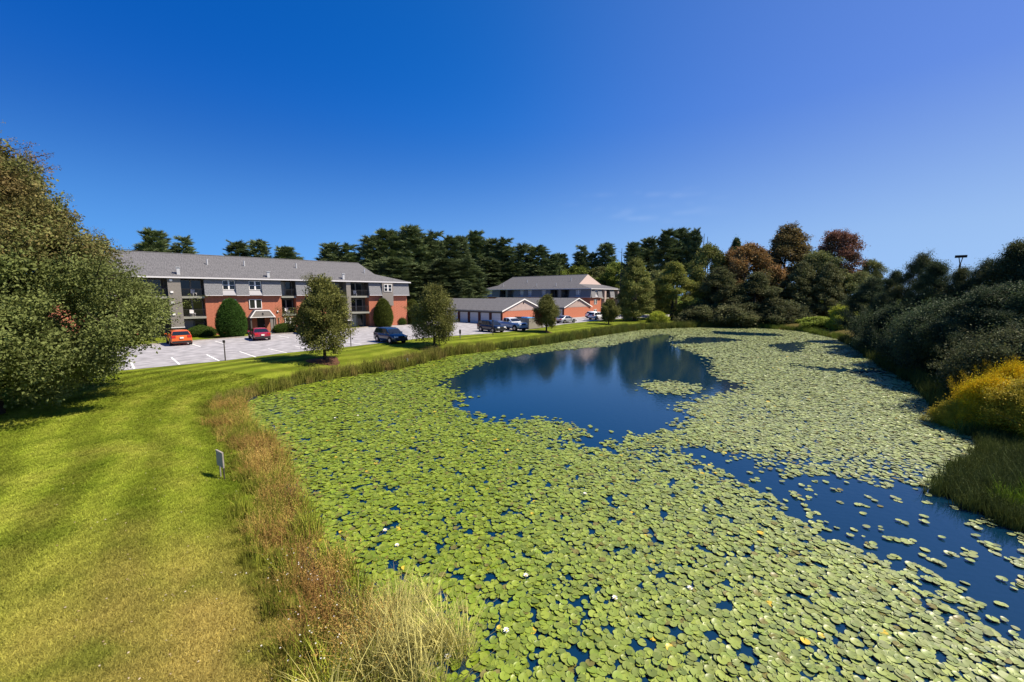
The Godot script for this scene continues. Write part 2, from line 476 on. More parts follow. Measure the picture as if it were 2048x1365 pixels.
func extrude(s: SurfaceTool, pts: PackedVector2Array, z0: float, z1: float, xf := Transform3D.IDENTITY) -> void:
	# pts run counter-clockwise in x, y
	var idx := Geometry2D.triangulate_polygon(pts)
	for k in range(0, idx.size(), 3):
		var a := pts[idx[k]]
		var b := pts[idx[k + 1]]
		var c := pts[idx[k + 2]]
		if (b - a).cross(c - a) < 0:
			var w := b
			b = c
			c = w
		tri(s, xf * Vector3(a.x, a.y, z1), xf * Vector3(c.x, c.y, z1), xf * Vector3(b.x, b.y, z1))
		tri(s, xf * Vector3(a.x, a.y, z0), xf * Vector3(b.x, b.y, z0), xf * Vector3(c.x, c.y, z0))
	for k in pts.size():
		var p := pts[k]
		var q := pts[(k + 1) % pts.size()]
		quad(s, xf * Vector3(p.x, p.y, z0), xf * Vector3(p.x, p.y, z1), xf * Vector3(q.x, q.y, z1), xf * Vector3(q.x, q.y, z0))

func poly(flat: Array) -> PackedVector2Array:
	var p := PackedVector2Array()
	for k in range(0, flat.size(), 2):
		p.append(Vector2(flat[k], flat[k + 1]))
	return p

func rand_basis() -> Basis:
	return Basis(Vector3(rng.randfn(), rng.randfn(), rng.randfn()).normalized(), rng.randf() * TAU)


# ---------------------------------------------------------------- the land

func make_field() -> void:
	shore = poly(SHORE)
	field.resize(FN * FM)
	var n := shore.size()
	for j in FM:
		for i in FN:
			var p := Vector2(FX + i * 0.5, FZ + j * 0.5)
			var best := 1e9
			for k in n:
				var q := Geometry2D.get_closest_point_to_segment(p, shore[k], shore[(k + 1) % n])
				best = minf(best, q.distance_squared_to(p))
			var d := sqrt(best)
			field[j * FN + i] = -d if Geometry2D.is_point_in_polygon(p, shore) else d

func land(x: float, z: float) -> float:
	var u := clampf((x - FX) * 2.0, 0, FN - 1.001)
	var v := clampf((z - FZ) * 2.0, 0, FM - 1.001)
	var i := int(u)
	var j := int(v)
	var f := u - i
	var g := v - j
	var k := j * FN + i
	return lerpf(lerpf(field[k], field[k + 1], f), lerpf(field[k + FN], field[k + FN + 1], f), g)

func height(x: float, z: float) -> float:
	var d := land(x, z)
	if d < 0.0:
		return maxf(-1.5, d * 0.6) - 0.06
	return -0.06 + 1.06 * smoothstep(-2.0, 6.0, d) - 0.156 * 1.06 * (1.0 - smoothstep(0.0, 2.0, d))

func lawn_color(x: float, z: float) -> Vector3:
	var d := land(x, z)
	var n1 := noise.get_noise_2d(x * 3.0, z * 3.0)
	var n2 := noise.get_noise_2d(x * 9.0 + 300.0, z * 9.0)
	var n3 := noise.get_noise_2d(x * 0.9 - 500.0, z * 0.9)
	var c := Vector3(0.198, 0.255, 0.02)
	# mowing stripes follow the bank
	var s := sin((d + n1 * 0.35) * TAU / 1.9)
	c *= 1.0 + 0.3 * clampf(s * 1.6, -1, 1) * (0.55 + 0.45 * clampf(n3 * 3.0 + 0.7, 0, 1))
	var s2 := sin((x * 0.8 + z * 0.6 + n1) * TAU / 1.9)
	c *= 1.0 + 0.06 * s2
	# dry, straw coloured turf towards the near bank and in patches
	var dry := clampf(0.85 * smoothstep(-11.5, -5.5, z) * (1.0 - smoothstep(2.0, 7.0, d)) + 0.3 * maxf(n2 + n1 * 0.5, 0.0) + 0.05 + 0.14 * maxf(s, 0.0), 0, 1)
	if z < -24.0:
		dry *= 0.45
	c *= lerpf(1.0, 0.8, smoothstep(-14.0, -26.0, z))
	c = c.lerp(Vector3(0.36, 0.29, 0.075), dry)
	c *= 1.0 + 0.2 * n2 + 0.16 * noise.get_noise_2d(x * 60.0, z * 60.0)
	c = c.lerp(Vector3(0.13, 0.19, 0.012), clampf(-n2 * 1.2 - 0.2, 0, 0.5))
	return c

func make_ground() -> void:
	# one sheet: fine where the camera looks, then out to the horizon
	var xs := PackedFloat32Array([-1500, -600, -250, -130])
	var x := -80.0
	while x <= 79.0:
		xs.append(x)
		x += 1.0
	xs.append_array(PackedFloat32Array([130, 250, 600, 1500]))
	var zs := PackedFloat32Array([-1800, -800, -400, -220, -160])
	var z := -130.0
	while z <= 8.0:
		zs.append(z)
		z += 1.0
	zs.append_array(PackedFloat32Array([20, 60, 200, 600]))
	var s := st()
	for j in zs.size():
		for i in xs.size():
			var inside := absf(xs[i]) <= 80.0 and zs[j] >= -130.0 and zs[j] <= 8.0
			var h := height(xs[i], zs[j]) if inside else 1.0
			s.set_uv(Vector2((xs[i] + 60.0) / 100.0, (zs[j] + 95.0) / 100.0).clamp(Vector2(0.002, 0.002), Vector2(0.998, 0.998)))
			s.set_uv2(Vector2(xs[i], zs[j]) * 0.35)
			s.add_vertex(Vector3(xs[i], h, zs[j]))
	for j in zs.size() - 1:
		for i in xs.size() - 1:
			var k := j * xs.size() + i
			for q in [k, k + 1, k + xs.size() + 1, k, k + xs.size() + 1, k + xs.size()]:
				s.add_index(q)
	s.generate_normals()
	var m := mat("turf", Color.WHITE, 0.95, 0.15)
	var im := Image.create(640, 640, false, Image.FORMAT_RGB8)
	for j in 640:
		for i in 640:
			var px := (i + 0.5) / 6.4 - 60.0
			var pz := (j + 0.5) / 6.4 - 95.0
			var c := lawn_color(px, pz)
			var d := land(px, pz)
			c = c.lerp(Vector3(0.12, 0.1, 0.03), 1.0 - smoothstep(0.1, 0.9, d))
			im.set_pixel(i, j, lin(c.x, c.y, c.z))
	im.resize(1600, 1600, Image.INTERPOLATE_CUBIC)
	m.albedo_texture = ImageTexture.create_from_image(im)
	m.detail_enabled = true
	m.detail_blend_mode = BaseMaterial3D.BLEND_MODE_MUL
	m.detail_uv_layer = BaseMaterial3D.DETAIL_UV_2
	m.detail_albedo = noise_tex(0.06, Color(0.72, 0.72, 0.72), Color(1.0, 1.0, 1.0), 41, 512, false, 1.0, 5)
	lone("ground", s.commit(), m, "structure")
	# pavement of the car park: a sheet just above the ground, with its edge
	var lot := poly([-27.7, -29.5, -24.1, -33.1, -21.8, -37.2, -17.3, -42.2, -11.2, -51.0, -6.8, -54.3, -2.8, -57.3, 2.1, -62.5, 10.1, -75.6, 19.5, -87.4, 30.0, -96.5, 46.0, -103.0, 46.0, -112.0, 20.0, -110.0, -4.0, -100.0, -30.0, -98.0, -23.0, -78.5, -19.6, -74.6, -24.1, -68.6, -25.8, -64.9, -30.5, -57.4, -33.5, -55.1, -34.6, -51.8, -36.3, -49.2, -37.9, -46.8, -44.5, -36.0, -60.0, -18.0, -52.0, -7.0, -36.0, -21.0])
	s = st()
	var idx := Geometry2D.triangulate_polygon(lot)
	for k in range(0, idx.size(), 3):
		var v := []
		for q in 3:
			v.append(Vector3(lot[idx[k + q]].x, 1.02, lot[idx[k + q]].y))
		if (v[2] - v[0]).cross(v[1] - v[0]).y < 0:
			v.reverse()
		tri(s, v[0], v[1], v[2])
	tag(lone("car_park_pavement", s.commit(), M.asphalt, "structure"), "pale grey asphalt car park between the lawn and the buildings")
	# kerb along the building side
	var kerb := [-44.5, -36.0, -37.9, -46.8, -36.3, -49.2, -34.6, -51.8, -33.5, -55.1, -30.5, -57.4, -25.8, -64.9, -24.1, -68.6]
	s = st()
	for k in range(0, kerb.size() - 2, 2):
		var a := Vector3(kerb[k], 1.0, kerb[k + 1])
		var b := Vector3(kerb[k + 2], 1.0, kerb[k + 3])
		var d := (b - a).normalized()
		box(s, Vector3(0, 0, -0.35), Vector3((b - a).length(), 0.13, 0.0), Transform3D(Basis(d, Vector3.UP, d.cross(Vector3.UP)), a))
	tag(lone("kerb", s.commit(), M.concrete, "structure"), "low pale kerb along the planting bed")
	# painted stall lines
	var lines := [-31.9, -33.0, -28.2, -29.4, -30.0, -34.8, -26.3, -31.2, -28.2, -36.5, -24.4, -32.9, -26.5, -38.5, -22.7, -35.0, -25.0, -40.6, -21.4, -37.6, -23.3, -42.6, -19.7, -39.6, -21.6, -44.8, -18.2, -41.7, -20.0, -47.0, -16.7, -44.0, -36.4, -44.9, -33.0, -42.0, -35.4, -47.3, -32.4, -44.7, -33.2, -50.4, -30.2, -47.6, -31.3, -53.4, -28.6, -51.0, -29.4, -55.8, -26.8, -53.4]
	for k in range(0, lines.size(), 4):
		var a := Vector3(lines[k], 1.024, lines[k + 1])
		var b := Vector3(lines[k + 2], 1.024, lines[k + 3])
		var d := (b - a).normalized()
		s = st()
		box(s, Vector3(0, 0, -0.06), Vector3((b - a).length(), 0.004, 0.06), Transform3D(Basis(d, Vector3.UP, d.cross(Vector3.UP)), a))
		var o := lone("stall_line", s.commit(), M.line_paint, "structure")
		tag(o, "white painted parking stall line", "", "painted parking stall lines")
	# mulch rings
	for p in [[-16.2, -34.2, 1.3], [-8.64, -44.0, 0.9], [5.2, -60.3, 0.8]]:
		s = st()
		for k in 14:
			var a0 := TAU * k / 14
			var a1 := TAU * (k + 1) / 14
			var r0: float = p[2] * (1.0 + 0.2 * sin(a0 * 3.0))
			var r1: float = p[2] * (1.0 + 0.2 * sin(a1 * 3.0))
			tri(s, Vector3(0, 0.16, 0), Vector3(cos(a0) * r0, height(p[0] + cos(a0) * r0, p[1] + sin(a0) * r0) - height(p[0], p[1]) - 0.02, sin(a0) * r0), Vector3(cos(a1) * r1, height(p[0] + cos(a1) * r1, p[1] + sin(a1) * r1) - height(p[0], p[1]) - 0.02, sin(a1) * r1))
		var ring := lone("mulch_bed", s.commit(), M.mulch, "structure")
		ring.position = Vector3(p[0], height(p[0], p[1]) + 0.03, p[1])
		tag(ring, "reddish brown mulch ring round a tree trunk", "", "mulch rings under the lawn trees")

func make_water() -> void:
	var s := st()
	quad(s, Vector3(-40, 0, 0), Vector3(-40, 0, -100), Vector3(75, 0, -100), Vector3(75, 0, 0))
	tag(lone("pond_water", s.commit(), M.water, "structure"), "still dark pond water mirroring sky and trees")


# ---------------------------------------------------------------- buildings

func fbox(called: String, lo: Vector3, hi: Vector3, m: Material, parent: Node, xf := Transform3D.IDENTITY) -> MeshInstance3D:
	return part(called, boxed(lo, hi), m, parent, xf)

func window(b: Node3D, xf: Transform3D, x0: float, x1: float, y0: float, y1: float, z: float, lights: int, hung: bool, frame: Material, called := "window", blinds := 0) -> void:
	var s := st()
	var w := 0.07
	box(s, Vector3(x0 - w, y0 - w, z), Vector3(x1 + w, y0, z + 0.09))
	box(s, Vector3(x0 - w, y1, z), Vector3(x1 + w, y1 + w, z + 0.09))
	box(s, Vector3(x0 - w, y0, z), Vector3(x0, y1, z + 0.09))
	box(s, Vector3(x1, y0, z), Vector3(x1 + w, y1, z + 0.09))
	var step := (x1 - x0) / lights
	for k in range(1, lights):
		box(s, Vector3(x0 + step * k - 0.09, y0, z), Vector3(x0 + step * k + 0.09, y1, z + 0.08))
	if hung:
		for k in lights:
			var a := x0 + step * k + (0.09 if k > 0 else 0.0)
			var c := x0 + step * (k + 1) - (0.09 if k < lights - 1 else 0.0)
			box(s, Vector3(a, (y0 + y1) / 2 - 0.035, z), Vector3(c, (y0 + y1) / 2 + 0.035, z + 0.06))
	var f := part(called, s.commit(), frame, b, xf)
	for k in lights:
		var a := x0 + step * k + (0.09 if k > 0 else 0.0)
		var c := x0 + step * (k + 1) - (0.09 if k < lights - 1 else 0.0)
		var p := part("pane", boxed(Vector3(a, y0, z - 0.02), Vector3(c, y1, z + 0.02)), M.blind if blinds & (1 << k) else M.pane, f)
		if blinds & (1 << k):
			tag(p, "pane with a drawn pale blind")

func mansard(b: Node3D, xf: Transform3D, x0: float, x1: float) -> void:
	var turn := Transform3D(Basis(Vector3(0, 0, 1), Vector3(0, 1, 0), Vector3(-1, 0, 0)), Vector3.ZERO)
	var s := st()
	extrude(s, PackedVector2Array([Vector2(0.02, 5.4), Vector2(0.5, 5.4), Vector2(0.5, 5.5), Vector2(0.14, 7.62), Vector2(0.02, 7.62)]), -x1, -x0, turn)
	var p := part("mansard_panel", s.commit(), M.mansard, b, xf)
	part("drip_edge", boxed(Vector3(x0 + 0.01, 5.37, 0.44), Vector3(x1 - 0.01, 5.45, 0.53)), M.off_white, p)

func dormer(b: Node3D, xf: Transform3D, x0: float, x1: float, blinds := 0) -> void:
	window(b, xf, x0 + 0.12, x1 - 0.12, 6.25, 7.4, 0.03, 2, true, M.white_trim, "dormer_window", blinds)
	var turn := Transform3D(Basis(Vector3(0, 0, 1), Vector3(0, 1, 0), Vector3(-1, 0, 0)), Vector3.ZERO)
	var s := st()
	extrude(s, PackedVector2Array([Vector2(0.025, 5.4), Vector2(0.48, 5.4), Vector2(0.48, 5.46), Vector2(0.1, 6.1), Vector2(0.025, 6.14)]), -x1 + 0.004, -x0 - 0.004, turn)
	part("dormer_sill", s.commit(), M.sill, b, xf)

func brick_block(b: Node3D, xf: Transform3D, x0: float, x1: float) -> void:
	fbox("brick_wall", Vector3(x0, 0, -1.6), Vector3(x1, 5.4, 0), M.brick, b, xf)
	fbox("upper_wall", Vector3(x0, 5.402, -1.6), Vector3(x1, 7.64, 0.01), M.siding_dark, b, xf)

func bay(b: Node3D, xf: Transform3D, x0: float, x1: float, from_floor := 0, rails := true) -> void:
	fbox("bay_wall", Vector3(x0, 2.5 * from_floor, -1.9), Vector3(x1, 7.64, -1.55), M.siding_dark, b, xf)
	for f in 3:
		if f < from_floor:
			continue
		var y: float = [0.0, 2.62, 5.3][f]
		if f > 0:
			var slab := fbox("balcony", Vector3(x0 + 0.003, y - 0.18, -1.548), Vector3(x1 - 0.003, y, 0.06), M.fascia, b, xf)
			part("fascia_board", boxed(Vector3(x0 + 0.005, y - 0.26, 0.062), Vector3(x1 - 0.005, y + 0.02, 0.12)), M.fascia, slab)
			if rails:
				var s := st()
				box(s, Vector3(x0, y + 0.93, 0.02), Vector3(x1, y + 0.98, 0.06))
				box(s, Vector3(x0, y + 0.1, 0.02), Vector3(x1, y + 0.14, 0.06))
				var x := x0 + 0.08
				while x < x1 - 0.02:
					box(s, Vector3(x, y + 0.14, 0.03), Vector3(x + 0.02, y + 0.93, 0.05))
					x += 0.13
				part("railing", s.commit(), M.rail_metal, slab)
		var w := minf(2.1, x1 - x0 - 0.3)
		var c := (x0 + x1) / 2 - 0.1
		window(b, xf, c - w / 2, c + w / 2, y + 0.12, y + 2.1, -1.548, 2, false, M.grey_frame, "sliding_door", 1 if (f + int(absf(x0))) % 3 == 1 else 0)

func pier(b: Node3D, xf: Transform3D, x0: float, x1: float, lamps := true, skin := "siding") -> void:
	var p := fbox("pier", Vector3(x0, 1.35, -1.6), Vector3(x1, 7.66, 0.3), M[skin], b, xf)
	part("pier_cap", boxed(Vector3(x0 - 0.04, 1.24, -1.6), Vector3(x1 + 0.04, 1.348, 0.36)), M.off_white, p)
	part("pier_base", boxed(Vector3(x0 + 0.1, 0, -1.6), Vector3(x1 - 0.1, 1.238, 0.1)), M.siding_dark, p)
	if lamps:
		for y in [7.35, 5.85, 4.5, 3.0]:
			part("wall_vent", boxed(Vector3(x0 + 0.22, y - 0.12, 0.302), Vector3(x0 + 0.5, y + 0.12, 0.4)), M.white_trim, p)

func hip_roof(b: Node3D, length: float, depth: float) -> void:
	var x0 := -length - 0.6
	var x1 := 0.6
	var z0 := 0.6
	var z1 := -depth - 0.6
	var y := 7.78
	var ry := y + (depth / 2 + 0.6) * 0.467
	var kz := 2.88
	var ky := y + kz * 0.467
	var s := st()
	var e := [Vector3(x0, y, z0), Vector3(x1, y, z0), Vector3(x1, y, z1), Vector3(x0, y, z1)]
	var kr := Vector3(-4.9, ky, z0 - kz)
	var kl := Vector3(x0 + 5.5, ky, z0 - kz)
	var krb := Vector3(-4.9, ky, z1 + kz)
	var klb := Vector3(x0 + 5.5, ky, z1 + kz)
	var rr := Vector3(-5.9, ry, -depth / 2)
	var rl := Vector3(x0 + 6.5, ry, -depth / 2)
	for t in [[e[0], kr, e[1]], [e[0], kl, kr], [kl, rr, kr], [kl, rl, rr], [e[2], klb, e[3]], [e[2], krb, klb], [krb, rl, klb], [krb, rr, rl], [e[1], kr, krb], [e[1], krb, e[2]], [e[3], klb, kl], [e[3], kl, e[0]]]:
		tri(s, t[0], t[1], t[2])
	var roof := part("roof", s.commit(), M.roof, b)
	s = st()
	tri(s, kr, rr, krb)
	part("gablet", s.commit(), M.gable_siding, roof)
	s = st()
	tri(s, klb, rl, kl)
	part("gablet", s.commit(), M.gable_siding, roof)
	s = st()
	box(s, Vector3(x0, y - 0.16, z0 - 0.06), Vector3(x1, y + 0.02, z0))
	box(s, Vector3(x0, y - 0.16, z1), Vector3(x1, y + 0.02, z1 + 0.06))
	box(s, Vector3(x0, y - 0.16, z1 + 0.06), Vector3(x0 + 0.06, y + 0.02, z0 - 0.06))
	box(s, Vector3(x1 - 0.06, y - 0.16, z1 + 0.06), Vector3(x1, y + 0.02, z0 - 0.06))
	part("gutter", s.commit(), M.off_white, roof)
	part("soffit", boxed(Vector3(x0 + 0.06, y - 0.13, z1 + 0.06), Vector3(x1 - 0.06, y - 0.09, z0 - 0.06)), M.siding_dark, roof)
	s = st()
	tube(s, rl + Vector3(0, 0.02, 0), rr + Vector3(0, 0.02, 0), 0.08, 0.08, 6)
	part("ridge_cap", s.commit(), M.roof, roof)

func roof_pipe(b: Node3D, at: Vector3, h: float, r: float, square := false) -> void:
	var s := st()
	if square:
		box(s, at + Vector3(-r, -0.3, -r), at + Vector3(r, h, r))
		box(s, at + Vector3(-r * 1.5, h + 0.06, -r * 1.5), at + Vector3(r * 1.5, h + 0.14, r * 1.5))
		box(s, at + Vector3(-r * 0.7, h, -r * 0.7), at + Vector3(r * 0.7, h + 0.06, r * 0.7))
	else:
		tube(s, at + Vector3(0, -0.2, 0), at + Vector3(0, h, 0), r, r, 8)
	part("roof_vent", s.commit(), M.vent_metal, b)

func make_main_building() -> void:
	var b := thing("apartment_building", "long three storey brick apartment block with grey roof along the car park at left", "building", Vector3(-19.3, 1.0, -73.7), deg_to_rad(42.0))
	var X := Transform3D.IDENTITY
	fbox("core_wall", Vector3(-44, 0, -13.7), Vector3(0, 7.64, -1.9), M.siding_dark, b)
	for s in [[-44.0, -36.4], [-29.5, -20.4], [-18.4, -14.0], [-7.1, 0.0]]:
		brick_block(b, X, s[0], s[1])
	fbox("brick_wall", Vector3(-20.4, 0, -1.6), Vector3(-18.4, 2.4, -0.004), M.brick, b)
	bay(b, X, -36.4, -33.2)
	bay(b, X, -31.9, -29.5)
	bay(b, X, -20.4, -18.4, 1)
	bay(b, X, -14.0, -10.9)
	bay(b, X, -10.2, -7.1)
	pier(b, X, -33.2, -31.9)
	pier(b, X, -10.9, -10.2, false)
	for s in [[-44.2, -42.0], [-40.4, -36.4], [-29.5, -27.53], [-26.0, -24.46], [-22.87, -20.4], [-18.4, -16.4], [-14.9, -14.0], [-7.1, -4.85], [-2.85, 0.3]]:
		mansard(b, X, s[0], s[1])
	for s in [[-42.0, -40.4], [-27.53, -26.0], [-24.46, -22.87], [-16.4, -14.9]]:
		dormer(b, X, s[0], s[1])
	# the little boxed-out tower with a window near the right end
	fbox("stair_tower", Vector3(-4.85, 3.6, 0.0), Vector3(-2.85, 7.63, 0.52), M.siding, b)
	window(b, X, -4.5, -3.2, 6.15, 7.25, 0.53, 2, true, M.white_trim)
	window(b, X, -24.45, -23.05, 3.6, 4.78, 0.012, 2, false, M.white_trim)
	window(b, X, -27.4, -26.1, 3.6, 4.78, 0.012, 2, false, M.white_trim)
	window(b, X, -16.4, -15.0, 3.6, 4.78, 0.012, 2, false, M.white_trim)
	window(b, X, -20.05, -18.75, 0.85, 2.0, 0.012, 2, true, M.white_trim)
	window(b, X, -16.4, -15.0, 0.85, 2.0, 0.012, 2, true, M.white_trim)
	window(b, X, -27.4, -26.1, 0.85, 2.0, 0.012, 2, true, M.white_trim)
	fbox("wall_lamp", Vector3(-21.1, 2.95, 0.002), Vector3(-20.9, 3.15, 0.14), M.white_trim, b)
	for wx in [-20.9, -21.3]:
		var pipe := st()
		tube(pipe, Vector3(wx, 0.2, 0.08), Vector3(wx, 2.2, 0.08), 0.04, 0.04, 6)
		part("wall_pipe", pipe.commit(), M.fascia, b)
	hip_roof(b, 44.0, 13.7)
	roof_pipe(b, Vector3(-32.0, 8.1, -0.2), 0.85, 0.16, true)
	roof_pipe(b, Vector3(-21.9, 8.0, 0.0), 0.75, 0.16, true)
	roof_pipe(b, Vector3(-11.2, 8.05, 0.0), 0.75, 0.16, true)
	for p in [[-28.6, -3.6], [-24.2, -3.6], [-17.2, -3.6], [-6.6, -2.6]]:
		roof_pipe(b, Vector3(p[0], 7.78 + (0.6 - p[1]) * 0.467, p[1]), 0.75, 0.09)
	# entrance porch with the gambrel canopy and its house number
	var s := st()
	extrude(s, PackedVector2Array([Vector2(-24.85, 2.3), Vector2(-21.65, 2.3), Vector2(-22.35, 3.35), Vector2(-24.15, 3.35)]), 0.02, 1.75)
	var porch := part("porch_canopy", s.commit(), M.mansard, b)
	s = st()
	extrude(s, PackedVector2Array([Vector2(-24.7, 2.38), Vector2(-21.8, 2.38), Vector2(-22.43, 3.26), Vector2(-24.07, 3.26)]), 1.752, 1.79)
	part("porch_gable", s.commit(), M.siding, porch)
	s = st()
	var tp := PackedVector2Array([Vector2(-24.85, 2.3), Vector2(-21.65, 2.3), Vector2(-22.35, 3.35), Vector2(-24.15, 3.35)])
	for k in 4:
		var p := tp[k]
		var q := tp[(k + 1) % 4]
		var d := (q - p).normalized()
		var nn := Vector2(-d.y, d.x) * (0.14 if k != 0 else 0.08)
		extrude(s, PackedVector2Array([p, q, q + nn - d * 0.05, p + nn + d * 0.05]), 1.754, 1.82 + 0.003 * k)
	part("porch_trim", s.commit(), M.white_trim, porch)
	var txt := TextMesh.new()
	txt.text = "3"
	var f := SystemFont.new()
	f.font_names = PackedStringArray(["Droid Sans"])
	f.font_weight = 700
	txt.font = f
	txt.font_size = 32
	txt.pixel_size = 0.013
	txt.depth = 0.03
	part("house_number", txt, M.soot, porch, Transform3D(Basis(), Vector3(-23.25, 2.8, 1.81)))
	fbox("porch_wall", Vector3(-24.75, 0, 0.005), Vector3(-24.6, 2.298, 1.6), M.siding_dark, b)
	fbox("porch_wall", Vector3(-21.9, 0, 0.9), Vector3(-21.75, 2.298, 1.65), M.siding, b)
	fbox("porch_post", Vector3(-22.35, 0, 1.45), Vector3(-22.0, 2.298, 1.65), M.siding, b)
	var door := fbox("door", Vector3(-23.7, 0.1, 0.002), Vector3(-22.75, 2.15, 0.06), M.interior, b)
	part("handle", boxed(Vector3(-22.88, 1.05, 0.062), Vector3(-22.82, 1.15, 0.12)), M.vent_metal, door)
	fbox("porch_step", Vector3(-24.5, 0, 0.01), Vector3(-22.0, 0.14, 2.1), M.concrete, b)
	# chairs and planters that stand on the balconies
	var n := 0
	for q in [[-30.9, 2.62, -0.5, 0.4], [-34.9, 5.3, -0.6, -0.3], [-19.6, 2.62, -0.6, 0.2], [-9.2, 5.3, -0.5, -0.2], [-30.6, 5.3, -0.5, 0.5]]:
		var c := thing("balcony_chair", ["white plastic chair on the second floor balcony right of the left pier", "pale chair on the top balcony left of the left pier", "pale chair on the middle balcony above the white ground floor window", "pale chair on the top balcony right of the right pier", "pale chair on the top balcony right of the left pier"][n], "chair", b.transform * Vector3(q[0], q[1], q[2]), b.rotation.y + q[3], "chairs on the balconies")
		part("seat", boxed(Vector3(-0.24, 0.4, -0.24), Vector3(0.24, 0.45, 0.24)), M.off_white, c)
		part("backrest", boxed(Vector3(-0.24, 0.452, -0.24), Vector3(0.24, 0.9, -0.19)), M.off_white, c)
		for lx in [-0.22, 0.18]:
			for lz in [-0.22, 0.18]:
				part("leg", boxed(Vector3(lx, 0, lz), Vector3(lx + 0.04, 0.398, lz + 0.04)), M.off_white, c)
		n += 1
	# gas meters on the wall
	for k in 4:
		var at := b.transform * Vector3(-19.9 + 0.28 * (k % 2) - 0.5, 0.25 + 0.55 * (k / 2), 0.18)
		var g := thing("gas_meter", "small pale gas meter, %s of the four on the brick wall beside the porch" % ["lower left", "lower right", "upper left", "upper right"][k], "gas meter", at, b.rotation.y, "gas meters on the brick wall")
		var ms := st()
		tube(ms, Vector3(0, 0.05, -0.1), Vector3(0, 0.05, 0.1), 0.1, 0.1, 10)
		box(ms, Vector3(-0.09, 0.08, -0.1), Vector3(0.09, 0.3, 0.1))
		part("meter_body", ms.commit(), M.off_white, g)
		for px in [-0.1, 0.05]:
			ms = st()
			tube(ms, Vector3(px, 0.3, 0), Vector3(px, 0.42, 0), 0.02, 0.02, 6)
			part("pipe", ms.commit(), M.vent_metal, g)

func make_far_building() -> void:
	var b := thing("apartment_building", "farther apartment block behind the garages with its long side in shade", "building", Vector3(21.0, 0.4, -108.0), deg_to_rad(-41.3))
	var X := Transform3D.IDENTITY
	fbox("core_wall", Vector3(-41, 0, -15.4), Vector3(-1.9, 7.64, -1.9), M.siding_dark, b)
	for s in [[-41.0, -33.0], [-27.0, -13.0], [-6.5, -1.9]]:
		brick_block(b, X, s[0], s[1])
	brick_block(b, X, -1.9, -0.0)
	bay(b, X, -33.0, -30.4)
	bay(b, X, -29.6, -27.0)
	bay(b, X, -13.0, -10.2)
	bay(b, X, -9.3, -6.5)
	pier(b, X, -30.4, -29.6, false)
	pier(b, X, -10.2, -9.3, false)
	for s in [[-41.0, -38.0], [-36.4, -33.0], [-27.0, -24.6], [-23.0, -21.4], [-19.8, -16.2], [-14.6, -13.0], [-6.5, -4.5], [-2.9, 0.4]]:
		mansard(b, X, s[0], s[1])
	for s in [[-38.0, -36.4], [-24.6, -23.0], [-21.4, -19.8], [-16.2, -14.6], [-4.5, -2.9]]:
		dormer(b, X, s[0], s[1], 3)
	# the sunlit end
	var E := Transform3D(Basis(Vector3(0, 0, -1), Vector3(0, 1, 0), Vector3(1, 0, 0)), Vector3.ZERO)
	brick_block(b, E, 1.6, 6.0)
	bay(b, E, 6.0, 7.4, 0, false)
	pier(b, E, 7.4, 8.4, false, "gable_siding")
	bay(b, E, 8.4, 10.6)
	brick_block(b, E, 10.6, 13.2)
	bay(b, E, 13.2, 15.4, 0, false)
	pier(b, E, 15.4, 16.4, false, "gable_siding")
	mansard(b, E, 0.1, 2.0)
	mansard(b, E, 3.6, 5.9)
	dormer(b, E, 2.0, 3.6)
	mansard(b, E, 10.6, 13.2)
	window(b, E, 2.1, 3.5, 3.6, 4.78, 0.012, 2, false, M.white_trim)
	window(b, E, 2.1, 3.5, 0.95, 2.1, 0.012, 2, false, M.white_trim)
	hip_roof(b, 41.0, 17.0)
	for p in [[-33.0, -1.5], [-25.0, -4.0], [-19.0, -1.0], [-12.0, -1.2], [-9.0, -4.4]]:
		roof_pipe(b, Vector3(p[0], 7.78 + (0.6 - p[1]) * 0.467, p[1]), 0.9, 0.1)

